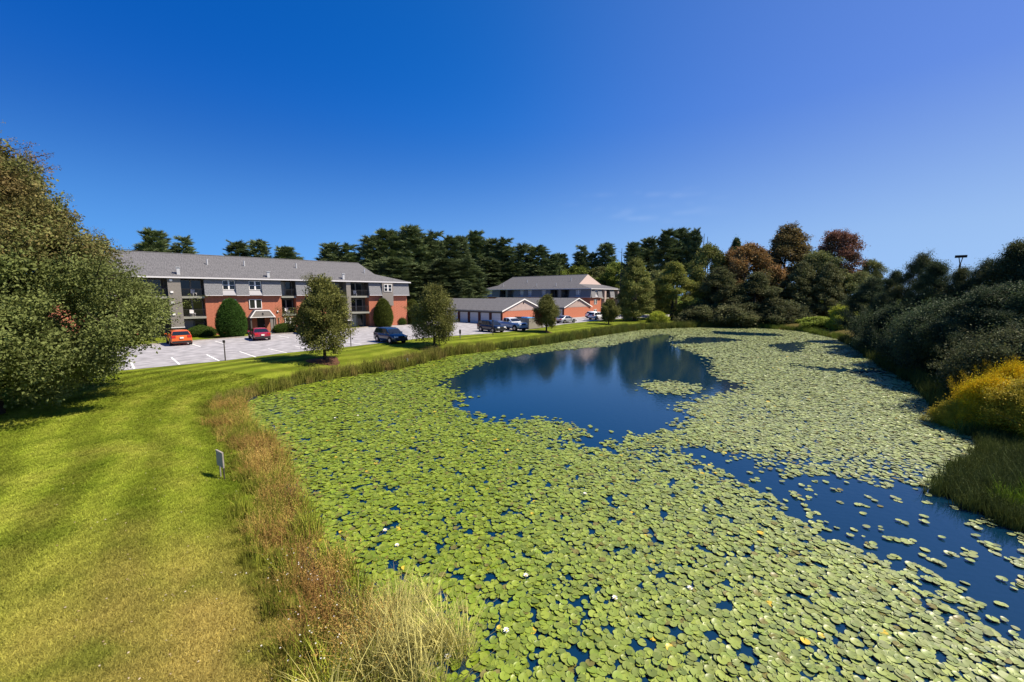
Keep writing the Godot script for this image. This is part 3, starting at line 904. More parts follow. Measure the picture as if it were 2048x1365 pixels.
func make_garage(at: Vector3, length: float, label: String) -> void:
	var g := thing("garage_block", label, "garage", at, deg_to_rad(-41.3))
	var H := 2.5
	var D := 12.0
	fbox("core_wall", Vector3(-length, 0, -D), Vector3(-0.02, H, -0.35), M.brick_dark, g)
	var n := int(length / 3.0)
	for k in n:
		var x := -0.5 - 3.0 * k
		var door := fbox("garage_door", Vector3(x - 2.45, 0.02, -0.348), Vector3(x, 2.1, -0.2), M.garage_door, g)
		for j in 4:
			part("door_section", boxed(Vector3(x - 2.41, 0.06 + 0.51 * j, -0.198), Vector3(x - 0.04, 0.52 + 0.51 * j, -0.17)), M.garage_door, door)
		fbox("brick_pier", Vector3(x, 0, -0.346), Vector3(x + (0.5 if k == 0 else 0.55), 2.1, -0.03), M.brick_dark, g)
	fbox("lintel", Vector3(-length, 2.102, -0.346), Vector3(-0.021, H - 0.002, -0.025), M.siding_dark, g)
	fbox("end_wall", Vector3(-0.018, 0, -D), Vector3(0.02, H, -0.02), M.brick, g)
	# gable of upright boards, joined in pairs with proud battens
	var turn := Transform3D(Basis(Vector3(0, 0, -1), Vector3(0, 1, 0), Vector3(1, 0, 0)), Vector3.ZERO)
	var rise := 2.05
	var s := st()
	extrude(s, PackedVector2Array([Vector2(0, H), Vector2(D, H), Vector2(D / 2, H + rise)]), -0.3, 0.05, turn)
	var gable := part("gable", s.commit(), M.gable_siding, g)
	var x := 0.6
	while x < D - 0.3:
		var top := H + rise * (1.0 - absf(x - D / 2) / (D / 2)) - 0.12
		if top > H + 0.25:
			part("board", boxed(Vector3(x, H + 0.12, 0.052), Vector3(x + 0.34, top, 0.075)), M.gable_siding, gable, turn)
		x += 0.4
	s = st()
	box(s, Vector3(D / 2 - 0.22, H + 1.2, 0.078), Vector3(D / 2 + 0.05, H + 1.6, 0.1))
	part("gable_vent", s.commit(), M.soot, gable, turn)
	s = st()
	extrude(s, PackedVector2Array([Vector2(-0.4, H - 0.14), Vector2(D / 2, H + rise), Vector2(D / 2, H + rise + 0.2), Vector2(-0.45, H + 0.06)]), 0.3, 0.36, turn)
	extrude(s, PackedVector2Array([Vector2(D + 0.4, H - 0.14), Vector2(D + 0.45, H + 0.06), Vector2(D / 2 + 0.001, H + rise + 0.2), Vector2(D / 2 + 0.001, H + rise)]), 0.3, 0.361, turn)
	part("rake_trim", s.commit(), M.white_trim, g)
	s = st()
	extrude(s, PackedVector2Array([Vector2(-0.5, H - 0.1), Vector2(D / 2, H + rise + 0.02), Vector2(D + 0.5, H - 0.1), Vector2(D + 0.5, H + 0.06), Vector2(D / 2, H + rise + 0.18), Vector2(-0.5, H + 0.06)]), -length - 0.3, 0.298, turn)
	part("roof", s.commit(), M.roof, g)
	fbox("gutter", Vector3(-length, H - 0.14, 0.42), Vector3(0.2, H + 0.02, 0.56), M.grey_frame, g)

func make_garages() -> void:
	make_garage(Vector3(-1.75, 1.0, -73.7), 27.0, "nearer garage block with a row of white doors and pink boarded gable")
	make_garage(Vector3(12.25, 1.0, -94.2), 27.0, "second garage block behind, brick end wall facing the white car")

func make_enclosure() -> void:
	var e := thing("bin_enclosure", "grey board enclosure round the bins beside the white pickup", "enclosure", Vector3(2.7, 1.02, -63.6), deg_to_rad(48.0))
	# local x runs along the sunlit side, local -z along the shaded side
	for k in 15:
		part("board", boxed(Vector3(k * 0.25, 0.05, -0.02), Vector3(k * 0.25 + 0.235, 1.72 + 0.02 * ((k * 7) % 3), 0.02 + 0.004 * (k % 2))), M.fence_wood, e)
	for k in 13:
		part("board", boxed(Vector3(-0.02 - 0.004 * (k % 2), 0.05, -0.26 - k * 0.25), Vector3(0.02, 1.72 + 0.02 * ((k * 5) % 3), -0.025 - k * 0.25)), M.fence_wood, e)
	for x in [0.1, 1.9, 3.6]:
		part("post", boxed(Vector3(x, 0, -0.12), Vector3(x + 0.1, 1.7, -0.022)), M.fence_wood, e)
	var spots := [[Vector3(1.0, 0, -1.0), "dark bin with a bright blue lid inside the board enclosure", "blue_lid"], [Vector3(1.2, 0, -2.6), "dark bin with a dark lid at the back of the enclosure", "dark_lid"]]
	for sp in spots:
		var d := thing("bin", sp[1], "bin", e.transform * sp[0], e.rotation.y)
		var s := st()
		extrude(s, PackedVector2Array([Vector2(-0.75, 0.12), Vector2(0.75, 0.12), Vector2(0.9, 1.75), Vector2(-0.9, 1.75)]), -0.6, 0.6)
		part("bin_body", s.commit(), M.bin_steel, d)
		s = st()
		extrude(s, PackedVector2Array([Vector2(-0.95, 1.76), Vector2(0.95, 1.76), Vector2(0.9, 1.84), Vector2(-0.9, 1.92)]), -0.65, 0.65)
		part("lid", s.commit(), M[sp[2]], d)


# ---------------------------------------------------------------- vehicles

func loft(s: SurfaceTool, rings: Array) -> void:
	# rings of equal length, smooth along; closed round; capped at both ends
	var n: int = rings[0].size()
	s.set_smooth_group(0)
	for r in rings.size() - 1:
		for k in n:
			var a: Vector3 = rings[r][k]
			var b: Vector3 = rings[r + 1][k]
			var c: Vector3 = rings[r + 1][(k + 1) % n]
			var d: Vector3 = rings[r][(k + 1) % n]
			for p in [a, b, c, a, c, d]:
				s.add_vertex(p)
	s.set_smooth_group(-1)
	for e in [[rings[0], -1], [rings[-1], 1]]:
		var mid := Vector3.ZERO
		for p in e[0]:
			mid += p / n
		for k in n:
			var a: Vector3 = e[0][k]
			var b: Vector3 = e[0][(k + 1) % n]
			for p in ([mid, a, b] if e[1] < 0 else [mid, b, a]):
				s.add_vertex(p)

# spec: len, wid, low (rows of x, top, width share), belt, house (rows of x, roof, width share), wheels (x rear, x front), r, side (rows of window corners)
func make_car(called: String, label: String, category: String, paint: String, spec: Dictionary, at: Vector3, dir: Vector2) -> Node3D:
	var c := thing(called, label, category, at, atan2(-dir.y, dir.x))
	var W: float = spec.wid / 2
	var rings := []
	for r in spec.low:
		var w: float = W * r[2]
		var t: float = r[1]
		var y0: float = r[3] if r.size() > 3 else 0.26
		rings.append([Vector3(r[0], y0, -w * 0.86), Vector3(r[0], y0 + 0.12, -w), Vector3(r[0], lerpf(y0, t, 0.65), -w), Vector3(r[0], t - 0.06, -w * 0.96), Vector3(r[0], t, -w * 0.82), Vector3(r[0], t + 0.015, 0), Vector3(r[0], t, w * 0.82), Vector3(r[0], t - 0.06, w * 0.96), Vector3(r[0], lerpf(y0, t, 0.65), w), Vector3(r[0], y0 + 0.12, w), Vector3(r[0], y0, w * 0.86)])
	var s := st()
	loft(s, rings)
	s.generate_normals()
	var body := part("body", s.commit(), M[paint], c)
	# cabin
	var belt: float = spec.belt
	rings = []
	for r in spec.house:
		var wb := W * 0.93
		var wr: float = W * r[2]
		var k := clampf((r[1] - belt) / (spec.roof - belt), 0.02, 1.0)
		var wt := lerpf(wb, wr, k)
		rings.append([Vector3(r[0], belt - 0.05, -wb), Vector3(r[0], lerpf(belt, r[1], 0.5), -lerpf(wb, wt, 0.5)), Vector3(r[0], r[1] - 0.05 * k, -wt), Vector3(r[0], r[1], -wt * 0.86), Vector3(r[0], r[1] + 0.02 * k, 0), Vector3(r[0], r[1], wt * 0.86), Vector3(r[0], r[1] - 0.05 * k, wt), Vector3(r[0], lerpf(belt, r[1], 0.5), lerpf(wb, wt, 0.5)), Vector3(r[0], belt - 0.05, wb)])
	s = st()
	loft(s, rings)
	s.generate_normals()
	part("cabin", s.commit(), M[paint if not spec.has("roof_paint") else spec.roof_paint], c)
	# glass: windscreen and rear window lie on the sloping ends
	var h: Array = spec.house
	var m := h.size()
	for e in [[h[m - 1], h[m - 2], "windscreen"], [h[0], h[1], "rear_window"]]:
		var lo := Vector2(e[0][0], belt)
		var hi := Vector2(e[1][0], e[1][1])
		var a := lo.lerp(hi, 0.1)
		var b := lo.lerp(hi, 0.88)
		var nrm := Vector2(-(hi - lo).y, (hi - lo).x).normalized()
		if nrm.y < 0:
			nrm = -nrm
		a += nrm * 0.035
		b += nrm * 0.035
		var wa := W * 0.86
		var wb2: float = W * e[1][2] * 0.9
		s = st()
		quad(s, Vector3(a.x, a.y, -wa), Vector3(b.x, b.y, -wb2), Vector3(b.x, b.y, wb2), Vector3(a.x, a.y, wa))
		part(e[2], s.commit(), M.car_glass, c)
	for side in [-1.0, 1.0]:
		for q in spec.side:
			s = st()
			var v := []
			for p in [[q[0], 0.07], [q[1], 0.84], [q[2], 0.84], [q[3], 0.07]]:
				var y := lerpf(belt, spec.roof, p[1])
				v.append(Vector3(p[0], y, side * (lerpf(W * 0.93, W * h[1][2], p[1]) + 0.022)))
			quad(s, v[0], v[1], v[2], v[3])
			part("side_window", s.commit(), M.car_glass, c)
		var x0: float = spec.front
		part("wing_mirror", boxed(Vector3(x0 - 0.1, belt + 0.02, side * (W + 0.1) - 0.1), Vector3(x0 + 0.05, belt + 0.17, side * (W + 0.1) + 0.1)), M[paint], c)
		# lamps
		var xr: float = spec.low[0][0]
		var xf: float = spec.low[-1][0]
		part("tail_lamp", boxed(Vector3(xr - 0.03, spec.lamp - 0.11, side * W * 0.72 - 0.17), Vector3(xr + 0.2, spec.lamp + 0.11, side * W * 0.72 + 0.17)), M.lamp_red, c)
		part("headlamp", boxed(Vector3(xf - 0.25, spec.head - 0.09, side * W * 0.66 - 0.2), Vector3(xf + 0.025, spec.head + 0.09, side * W * 0.66 + 0.2)), M.lamp_clear, c)
	var xr2: float = spec.low[0][0]
	var xf2: float = spec.low[-1][0]
	part("grille", boxed(Vector3(xf2 - 0.05, spec.head - 0.14, -W * 0.4), Vector3(xf2 + 0.02, spec.head + 0.08, W * 0.4)), M.car_trim, c)
	part("bumper", boxed(Vector3(xr2 - 0.07, 0.3, -W * 0.88), Vector3(xr2 + 0.1, 0.52, W * 0.88)), M.car_trim, c)
	part("bumper", boxed(Vector3(xf2 - 0.1, 0.28, -W * 0.86), Vector3(xf2 + 0.07, 0.5, W * 0.86)), M.car_trim, c)
	part("plate", boxed(Vector3(xr2 - 0.085, spec.lamp - 0.2, -0.16), Vector3(xr2 - 0.02, spec.lamp - 0.04, 0.16)), M.plate, c)
	for x in spec.wheels:
		for side in [-1.0, 1.0]:
			s = st()
			tube(s, Vector3(x, spec.r + 0.04, side * (W - 0.2)), Vector3(x, spec.r + 0.04, side * (W + 0.012)), spec.r + 0.09, spec.r + 0.09, 20)
			part("wheel_arch", s.commit(), M.car_trim, body)
			var wn := Node3D.new()
			wn.name = "wheel"
			c.add_child(wn, true)
			s = st()
			tube(s, Vector3(x, spec.r, side * (W - 0.22)), Vector3(x, spec.r, side * (W + 0.03)), spec.r, spec.r, 20)
			part("tyre", s.commit(), M.tyre, wn)
			s = st()
			tube(s, Vector3(x, spec.r, side * (W - 0.1)), Vector3(x, spec.r, side * (W + 0.04)), spec.r * 0.62, spec.r * 0.56, 14)
			part("rim", s.commit(), M.rim, wn)
	return c

func make_cars() -> void:
	var suv := {"wid": 1.85, "belt": 1.05, "roof": 1.72, "front": 0.75, "lamp": 0.98, "head": 0.78, "r": 0.35, "wheels": [-1.38, 1.38],
		"low": [[-2.3, 0.95, 0.9, 0.4], [-2.2, 1.05, 0.97], [-1.0, 1.08, 1.0], [0.9, 1.07, 1.0], [1.6, 1.0, 0.98], [2.15, 0.9, 0.93], [2.32, 0.76, 0.84, 0.36]],
		"house": [[-2.22, 1.07, 0.84], [-1.85, 1.64, 0.8], [-0.9, 1.72, 0.8], [0.1, 1.7, 0.8], [0.55, 1.6, 0.79], [1.25, 1.06, 0.84]],
		"side": [[-1.95, -1.75, -1.15, -1.15], [-1.07, -1.07, -0.2, -0.15], [-0.07, -0.12, 0.35, 0.85]]}
	var hatch := suv.duplicate(true)
	hatch.roof = 1.62
	hatch.house = [[-2.2, 1.07, 0.84], [-1.62, 1.55, 0.76], [-0.7, 1.62, 0.78], [0.1, 1.6, 0.78], [0.45, 1.52, 0.77], [1.25, 1.06, 0.84]]
	hatch.side = [[-1.7, -1.45, -1.05, -1.1], [-1.0, -0.97, -0.2, -0.15], [-0.07, -0.12, 0.3, 0.85]]
	var sedan := {"wid": 1.8, "belt": 0.92, "roof": 1.44, "front": 0.7, "lamp": 0.82, "head": 0.68, "r": 0.32, "wheels": [-1.35, 1.4],
		"low": [[-2.35, 0.86, 0.88, 0.38], [-2.2, 0.95, 0.95], [-1.2, 0.97, 1.0], [0.9, 0.95, 1.0], [1.6, 0.88, 0.97], [2.2, 0.76, 0.9], [2.36, 0.62, 0.82, 0.34]],
		"house": [[-1.75, 0.94, 0.84], [-0.95, 1.38, 0.74], [-0.4, 1.44, 0.75], [0.1, 1.42, 0.75], [0.35, 1.36, 0.75], [1.15, 0.94, 0.84]],
		"side": [[-1.4, -0.85, -0.3, -0.25], [-0.17, -0.22, 0.22, 0.8]]}
	var truck := {"wid": 2.0, "belt": 1.3, "roof": 1.95, "front": 0.75, "lamp": 1.05, "head": 1.02, "r": 0.42, "wheels": [-1.75, 1.85],
		"low": [[-2.9, 1.24, 0.92, 0.55], [-2.8, 1.3, 0.97, 0.5], [-1.0, 1.3, 1.0, 0.45], [1.0, 1.3, 1.0, 0.45], [1.4, 1.26, 0.98, 0.45], [2.6, 1.2, 0.95, 0.45], [2.85, 1.02, 0.9, 0.5]],
		"house": [[-1.05, 1.32, 0.86], [-0.9, 1.9, 0.8], [-0.5, 1.95, 0.82], [0.1, 1.94, 0.82], [0.45, 1.88, 0.81], [1.15, 1.31, 0.86]],
		"side": [[-0.85, -0.8, -0.2, -0.15], [-0.06, -0.1, 0.3, 0.8]], "roof_paint": "paint_white"}
	var out := Vector2(0.72, 0.69)
	var y := 1.024
	make_car("car", "orange hatchback parked nose in below the grey balcony pier", "car", "paint_orange", hatch, Vector3(-37.4, y, -44.6), -out)
	make_car("car", "dark red sedan parked nose in before the entrance porch", "car", "paint_red", sedan, Vector3(-31.4, y, -49.4), Vector2(-0.66, -0.75))
	make_car("car", "dark grey car half hidden behind the nearer lawn tree", "car", "paint_grey", suv, Vector3(-29.0, y, -56.6), Vector2(-0.72, -0.69))
	make_car("sport_utility_car", "dark navy sport utility car parked facing the lawn behind a tree shadow", "car", "paint_navy", suv, Vector3(-14.2, y, -46.4), Vector2(0.74, 0.67))
	make_car("sport_utility_car", "black sport utility car parked beside the white topped pickup", "car", "paint_black", suv, Vector3(-3.1, y, -59.6), Vector2(0.7, 0.71))
	var t := make_car("pickup_truck", "pale blue pickup truck with a white hood and cab roof", "pickup truck", "paint_blue", truck, Vector3(-0.1, y, -62.6), Vector2(0.66, 0.75))
	part("bonnet", boxed(Vector3(1.3, 1.22, -0.82), Vector3(2.55, 1.3, 0.82)), M.paint_white, t)
	make_car("car", "dark silver sedan parked at the lawn edge past the board enclosure", "car", "paint_silver", sedan, Vector3(10.6, y, -78.6), Vector2(0.74, -0.67))
	make_car("sport_utility_car", "white sport utility car parked in front of the far brick garage end", "car", "paint_white", suv, Vector3(19.1, y, -89.6), Vector2(0.76, -0.65))
	make_car("car", "white car parked behind the white sport utility car", "car", "paint_white", hatch, Vector3(19.6, y, -95.5), Vector2(0.76, -0.65))


# ---------------------------------------------------------------- posts and signs

func make_posts() -> void:
	for p in [[-24.1, -33.2, 1.72, 0.045, "thin dark post at the lawn edge left of the nearer lawn tree"], [-17.3, -42.6, 1.75, 0.05, "thin dark post at the lawn edge right of the nearer lawn tree"], [-8.3, -45.4, 1.6, 0.05, "thin dark post just right of the second lawn tree's trunk"], [-2.6, -54.3, 2.1, 0.05, "tall thin post in front of the black sport utility car"]]:
		var o := thing("post", p[4], "post", Vector3(p[0], height(p[0], p[1]) - 0.05, p[1]), 0.0, "thin posts along the lawn edge")
		var s := st()
		tube(s, Vector3.ZERO, Vector3(0, p[2], 0), p[3], p[3] * 0.9, 8)
		part("shaft", s.commit(), M.post_brown, o)
		part("cap", boxed(Vector3(-0.09, p[2] - 0.16, -0.03), Vector3(0.09, p[2] + 0.06, 0.03)), M.post_brown, o)
	var o2 := thing("bollard", "short post with dark box head right of the second lawn tree", "bollard", Vector3(-6.6, height(-6.6, -50.6), -50.6))
	part("shaft", boxed(Vector3(-0.06, -0.1, -0.06), Vector3(0.06, 0.6, 0.06)), M.fence_wood, o2)
	part("head", boxed(Vector3(-0.11, 0.6, -0.11), Vector3(0.11, 1.1, 0.11)), M.post_brown, o2)
	o2 = thing("stake", "short stake with a pale tag standing in the bank grass before the second lawn tree", "stake", Vector3(-9.6, height(-9.6, -36.0), -36.0))
	part("shaft", boxed(Vector3(-0.04, -0.1, -0.04), Vector3(0.04, 0.75, 0.04)), M.post_brown, o2)
	part("tag", boxed(Vector3(0.03, 0.5, 0.041), Vector3(0.14, 0.8, 0.06)), M.off_white, o2)
	# the small sign on the bank, seen almost from its edge
	var y := height(-9.75, -12.8)
	var g := thing("sign", "small pale grey sign board on twin stakes beside the brown bank grass", "sign", Vector3(-9.75, y, -12.8), deg_to_rad(146.0))
	part("sign_board", boxed(Vector3(-0.24, 0.42, -0.015), Vector3(0.24, 0.93, 0.015)), M.sign_face, g)
	var edge := st()
	box(edge, Vector3(-0.25, 0.93, -0.025), Vector3(0.25, 0.95, 0.025))
	box(edge, Vector3(-0.265, 0.42, -0.02), Vector3(-0.242, 0.93, 0.02))
	part("rim", edge.commit(), M.concrete, g)
	part("stake", boxed(Vector3(-0.17, -0.15, 0.016), Vector3(-0.13, 0.7, 0.045)), M.post_brown, g)
	part("stake", boxed(Vector3(0.12, -0.15, 0.016), Vector3(0.16, 0.7, 0.045)), M.fence_wood, g)
	# the tall lamp mast far off at right
	var l := thing("light_mast", "tall floodlight mast with a dark flat head above the right bank trees", "light mast", Vector3(82.8, 1.0, -75.0), deg_to_rad(-40))
	var s2 := st()
	tube(s2, Vector3.ZERO, Vector3(0, 11.1, 0), 0.2, 0.14, 8)
	tube(s2, Vector3(0, 11.0, 0), Vector3(-0.25, 12.4, 0), 0.07, 0.07, 6)
	tube(s2, Vector3(0, 11.0, 0), Vector3(0.25, 12.4, 0), 0.07, 0.07, 6)
	part("mast", s2.commit(), M.post_brown, l)
	part("lamp_head", boxed(Vector3(-0.75, 12.3, -0.25), Vector3(0.75, 12.75, 0.25)), M.soot, l)

# ---------------------------------------------------------------- plants

func sprig(n: int, rad: float, leaf: float, seed_: int, squash := 0.75) -> Mesh:
	# a spray of folded leaves
	var r := RandomNumberGenerator.new()
	r.seed = seed_
	var s := st()
	for k in n:
		var p := Vector3(r.randfn(), r.randfn() * squash, r.randfn()) * rad * 0.5
		var d := (p.normalized() + Vector3(r.randfn(), r.randfn() - 0.3, r.randfn()) * 0.7).normalized()
		var side := d.cross(Vector3(r.randfn() * 0.5, 1, r.randfn() * 0.5)).normalized()
		var up := side.cross(d)
		var l := leaf * r.randf_range(0.7, 1.25)
		var a := p + d * l * 0.45 + side * l * 0.3 + up * l * 0.08
		var b := p + d * l * 0.45 - side * l * 0.3 + up * l * 0.08
		tri(s, p, a, p + d * l)
		tri(s, p, p + d * l, b)
	return s.commit()

func plume(n: int, length: float, width: float, seed_: int) -> Mesh:
	# a flat fan of needles at a pine branch tip, growing along +x
	var r := RandomNumberGenerator.new()
	r.seed = seed_
	var s := st()
	for k in n:
		var p := Vector3(r.randf() * length * 0.75, r.randf_range(-0.06, 0.06), r.randf_range(-0.25, 0.25) * length * 0.5)
		var d := Vector3(0.8 + r.randf(), 0.35 + r.randfn() * 0.45, r.randfn() * 0.9).normalized()
		var side := d.cross(Vector3(r.randfn(), r.randfn(), r.randfn())).normalized() * width
		tri(s, p - side, p + side, p + d * length * r.randf_range(0.35, 0.6))
	return s.commit()

func shape_width(kind: String, f: float) -> float:
	match kind:
		"pear":
			return pow(sin(PI * clampf(0.14 + f * 0.86, 0, 1)), 0.75) * (1.0 - 0.3 * f)
		"round":
			return pow(sin(PI * clampf(0.1 + f * 0.87, 0, 1)), 0.6)
		"maple":
			return smoothstep(-0.4, 0.28, f) if f < 0.28 else lerpf(1.0, 0.08, pow((f - 0.28) / 0.72, 1.15))
		"spread":
			return pow(sin(PI * clampf(0.12 + f * 0.84, 0, 1)), 0.5) * (0.7 + 0.3 * f)
		"mound":
			return sqrt(maxf(0.02, 1.0 - f * f * 0.97))
	return 1.0

func limb(s: SurfaceTool, a: Vector3, b: Vector3, r0: float, r1: float, sag := 0.15) -> void:
	var mid := a.lerp(b, 0.5) + Vector3(0, (b - a).length() * sag, 0) + Vector3(rng.randfn(), 0, rng.randfn()) * (b - a).length() * 0.04
	tube(s, a, mid, r0, (r0 + r1) / 2, 6, false)
	tube(s, mid, b, (r0 + r1) / 2, r1, 6, false)

# returns {wood, buf} for a broadleaf tree standing at the origin
func broadleaf(kind: String, h: float, r: float, base: float, clumps: int, sprays: int, size: float, tint: Callable, trunk_r := 0.0, clump_r := 0.3) -> Dictionary:
	var buf := PackedFloat32Array()
	var wood := st()
	var tr := trunk_r if trunk_r > 0 else 0.016 * h + 0.05
	var bend := Vector3(rng.randf_range(-0.3, 0.3), 0, rng.randf_range(-0.3, 0.3)) * h * 0.04
	var fork := Vector3(0, base + (h - base) * 0.25, 0) + bend
	tube(wood, Vector3(0, -0.3, 0), Vector3(0, 0.15 * h, 0) + bend * 0.3, tr * 1.35, tr, 9, false)
	tube(wood, Vector3(0, 0.15 * h, 0) + bend * 0.3, fork, tr, tr * 0.75, 9, false)
	tube(wood, fork, Vector3(0, h * 0.88, 0) + bend, tr * 0.75, tr * 0.12, 7, false)
	var cs := []
	for k in clumps:
		var f := clampf((k + rng.randf()) / clumps, 0.0, 1.0)
		var w := shape_width(kind, f) * r
		var ang := k * 2.39996 + rng.randf() * 0.9
		var rr := w * sqrt(rng.randf_range(0.12, 1.0)) * 0.86
		var rc := r * clump_r * rng.randf_range(0.55, 1.35) * (1.0 - 0.35 * f)
		var c := Vector3(cos(ang) * rr, base + rc * 0.4 + f * (h - base - rc * 0.8), sin(ang) * rr)
		cs.append([c, rc, rng.randf_range(0.75, 1.25)])
		if k % 2 == 0 or clumps < 24:
			var from := Vector3(0, clampf(c.y - rr * 0.75, maxf(base * 0.8, 0.1 * h), h * 0.8), 0) + bend * (c.y / h)
			limb(wood, from, c, tr * 0.32 * (1.0 - 0.6 * f) + 0.01, 0.012, 0.06)
	for k in sprays:
		var c = cs[rng.randi() % cs.size()]
		var v := Vector3(rng.randfn(), rng.randfn(), rng.randfn()).normalized() * pow(rng.randf(), 0.4)
		v.y *= 0.72
		var p: Vector3 = c[0] + v * c[1]
		if p.y < base * 0.55:
			p.y = base * 0.55 + rng.randf() * 0.4
		var g: float = c[2] * rng.randf_range(0.7, 1.3)
		put(buf, rand_basis().scaled(Vector3.ONE * size * rng.randf_range(0.7, 1.35)), p, tint.call(p, g))
	# leafy shoots that stick out of the clumps and break the outline
	for c in cs:
		if rng.randf() < 0.45:
			continue
		for q in 3:
			var v := Vector3(rng.randfn(), 0.35 + absf(rng.randfn()) * 0.8, rng.randfn()).normalized()
			var o: Vector3 = c[0]
			v = (v + Vector3(o.x, 0, o.z).normalized() * 0.5).normalized()
			var far: float = c[1] * rng.randf_range(1.2, 2.3)
			tube(wood, o, o + v * far, 0.012 + 0.0015 * h, 0.006, 4, false)
			for k in 7:
				var t := 0.5 + 0.5 * k / 6.0
				var p := o + v * far * t + Vector3(rng.randfn(), rng.randfn(), rng.randfn()) * far * 0.05
				put(buf, rand_basis().scaled(Vector3.ONE * size * (1.05 - 0.65 * t)), p, tint.call(p, c[2] * rng.randf_range(0.7, 1.3)))
	return {"wood": wood.commit(), "buf": buf}

func pine(h: float, r: float, bare: float, sparse: float) -> Dictionary:
	var buf := PackedFloat32Array()
	var wood := st()
	var lean := Vector3(rng.randfn(), 0, rng.randfn()) * 0.015 * h
	tube(wood, Vector3(0, -0.5, 0), lean * 0.5 + Vector3(0, h * 0.5, 0), 0.016 * h + 0.06, 0.011 * h, 8, false)
	tube(wood, lean * 0.5 + Vector3(0, h * 0.5, 0), lean + Vector3(0, h * 0.98, 0), 0.011 * h, 0.03, 6, false)
	var y := h * bare
	while y < h * 0.985:
		var f := (y - h * bare) / (h * (1.0 - bare))
		var reach := r * (pow(1.0 - f, 0.75) * 0.9 + 0.1) * minf(1.0, 0.55 + f * 3.0)
		var n := 5 if rng.randf() > sparse else 3
		var a0 := rng.randf() * TAU
		for k in n:
			if rng.randf() < sparse * 0.5:
				continue
			var ang := a0 + TAU * k / n + rng.randfn() * 0.2
			var l := reach * rng.randf_range(0.6, 1.2)
			var d := Vector3(cos(ang), 0, sin(ang))
			var root := lean * (y / h) + Vector3(0, y, 0)
			var tip := root + d * l + Vector3(0, l * (0.1 + 0.35 * f), 0)
			if l > 0.8:
				tube(wood, root, root.lerp(tip, 0.8), 0.05 + 0.008 * l, 0.02, 4, false)
			var m := int(3 + l * 3.8)
			var tone := rng.randf_range(0.7, 1.3)
			for q in m:
				var t := 0.3 + 0.7 * (q + rng.randf()) / m
				var p := root.lerp(tip, t) + Vector3(rng.randfn() * 0.25, rng.randfn() * 0.1, rng.randfn() * 0.25) * (0.5 + l * 0.18)
				var yaw := ang + rng.randfn() * 0.7
				var b := Basis(Vector3.UP, -yaw) * Basis(Vector3(0, 0, 1), 0.4 + rng.randfn() * 0.35)
				var g := tone * rng.randf_range(0.8, 1.2)
				put(buf, b.scaled(Vector3.ONE * rng.randf_range(0.8, 1.4) * 1.1), p, Vector3(g * (0.95 + 0.1 * tone), g, g * 0.95))
		y += h * 0.031 * rng.randf_range(0.75, 1.3)
	# leader shoots
	for k in 5:
		put(buf, Basis(Vector3.UP, rng.randf() * TAU) * Basis(Vector3(0, 0, 1), 1.2), lean + Vector3(0, h * 0.96 - k * 0.15, 0), Vector3.ONE)
	return {"wood": wood.commit(), "buf": buf}

func tinted(key: String, base: StandardMaterial3D, c: Color) -> StandardMaterial3D:
	if not M.has(key):
		var m := base.duplicate() as StandardMaterial3D
		m.resource_name = key
		m.albedo_color = c
		M[key] = m
	return M[key]

func plain_tint(_p: Vector3, g: float) -> Vector3:
	return Vector3(g * (0.9 + 0.25 * rng.randf()), g, g * 0.95)

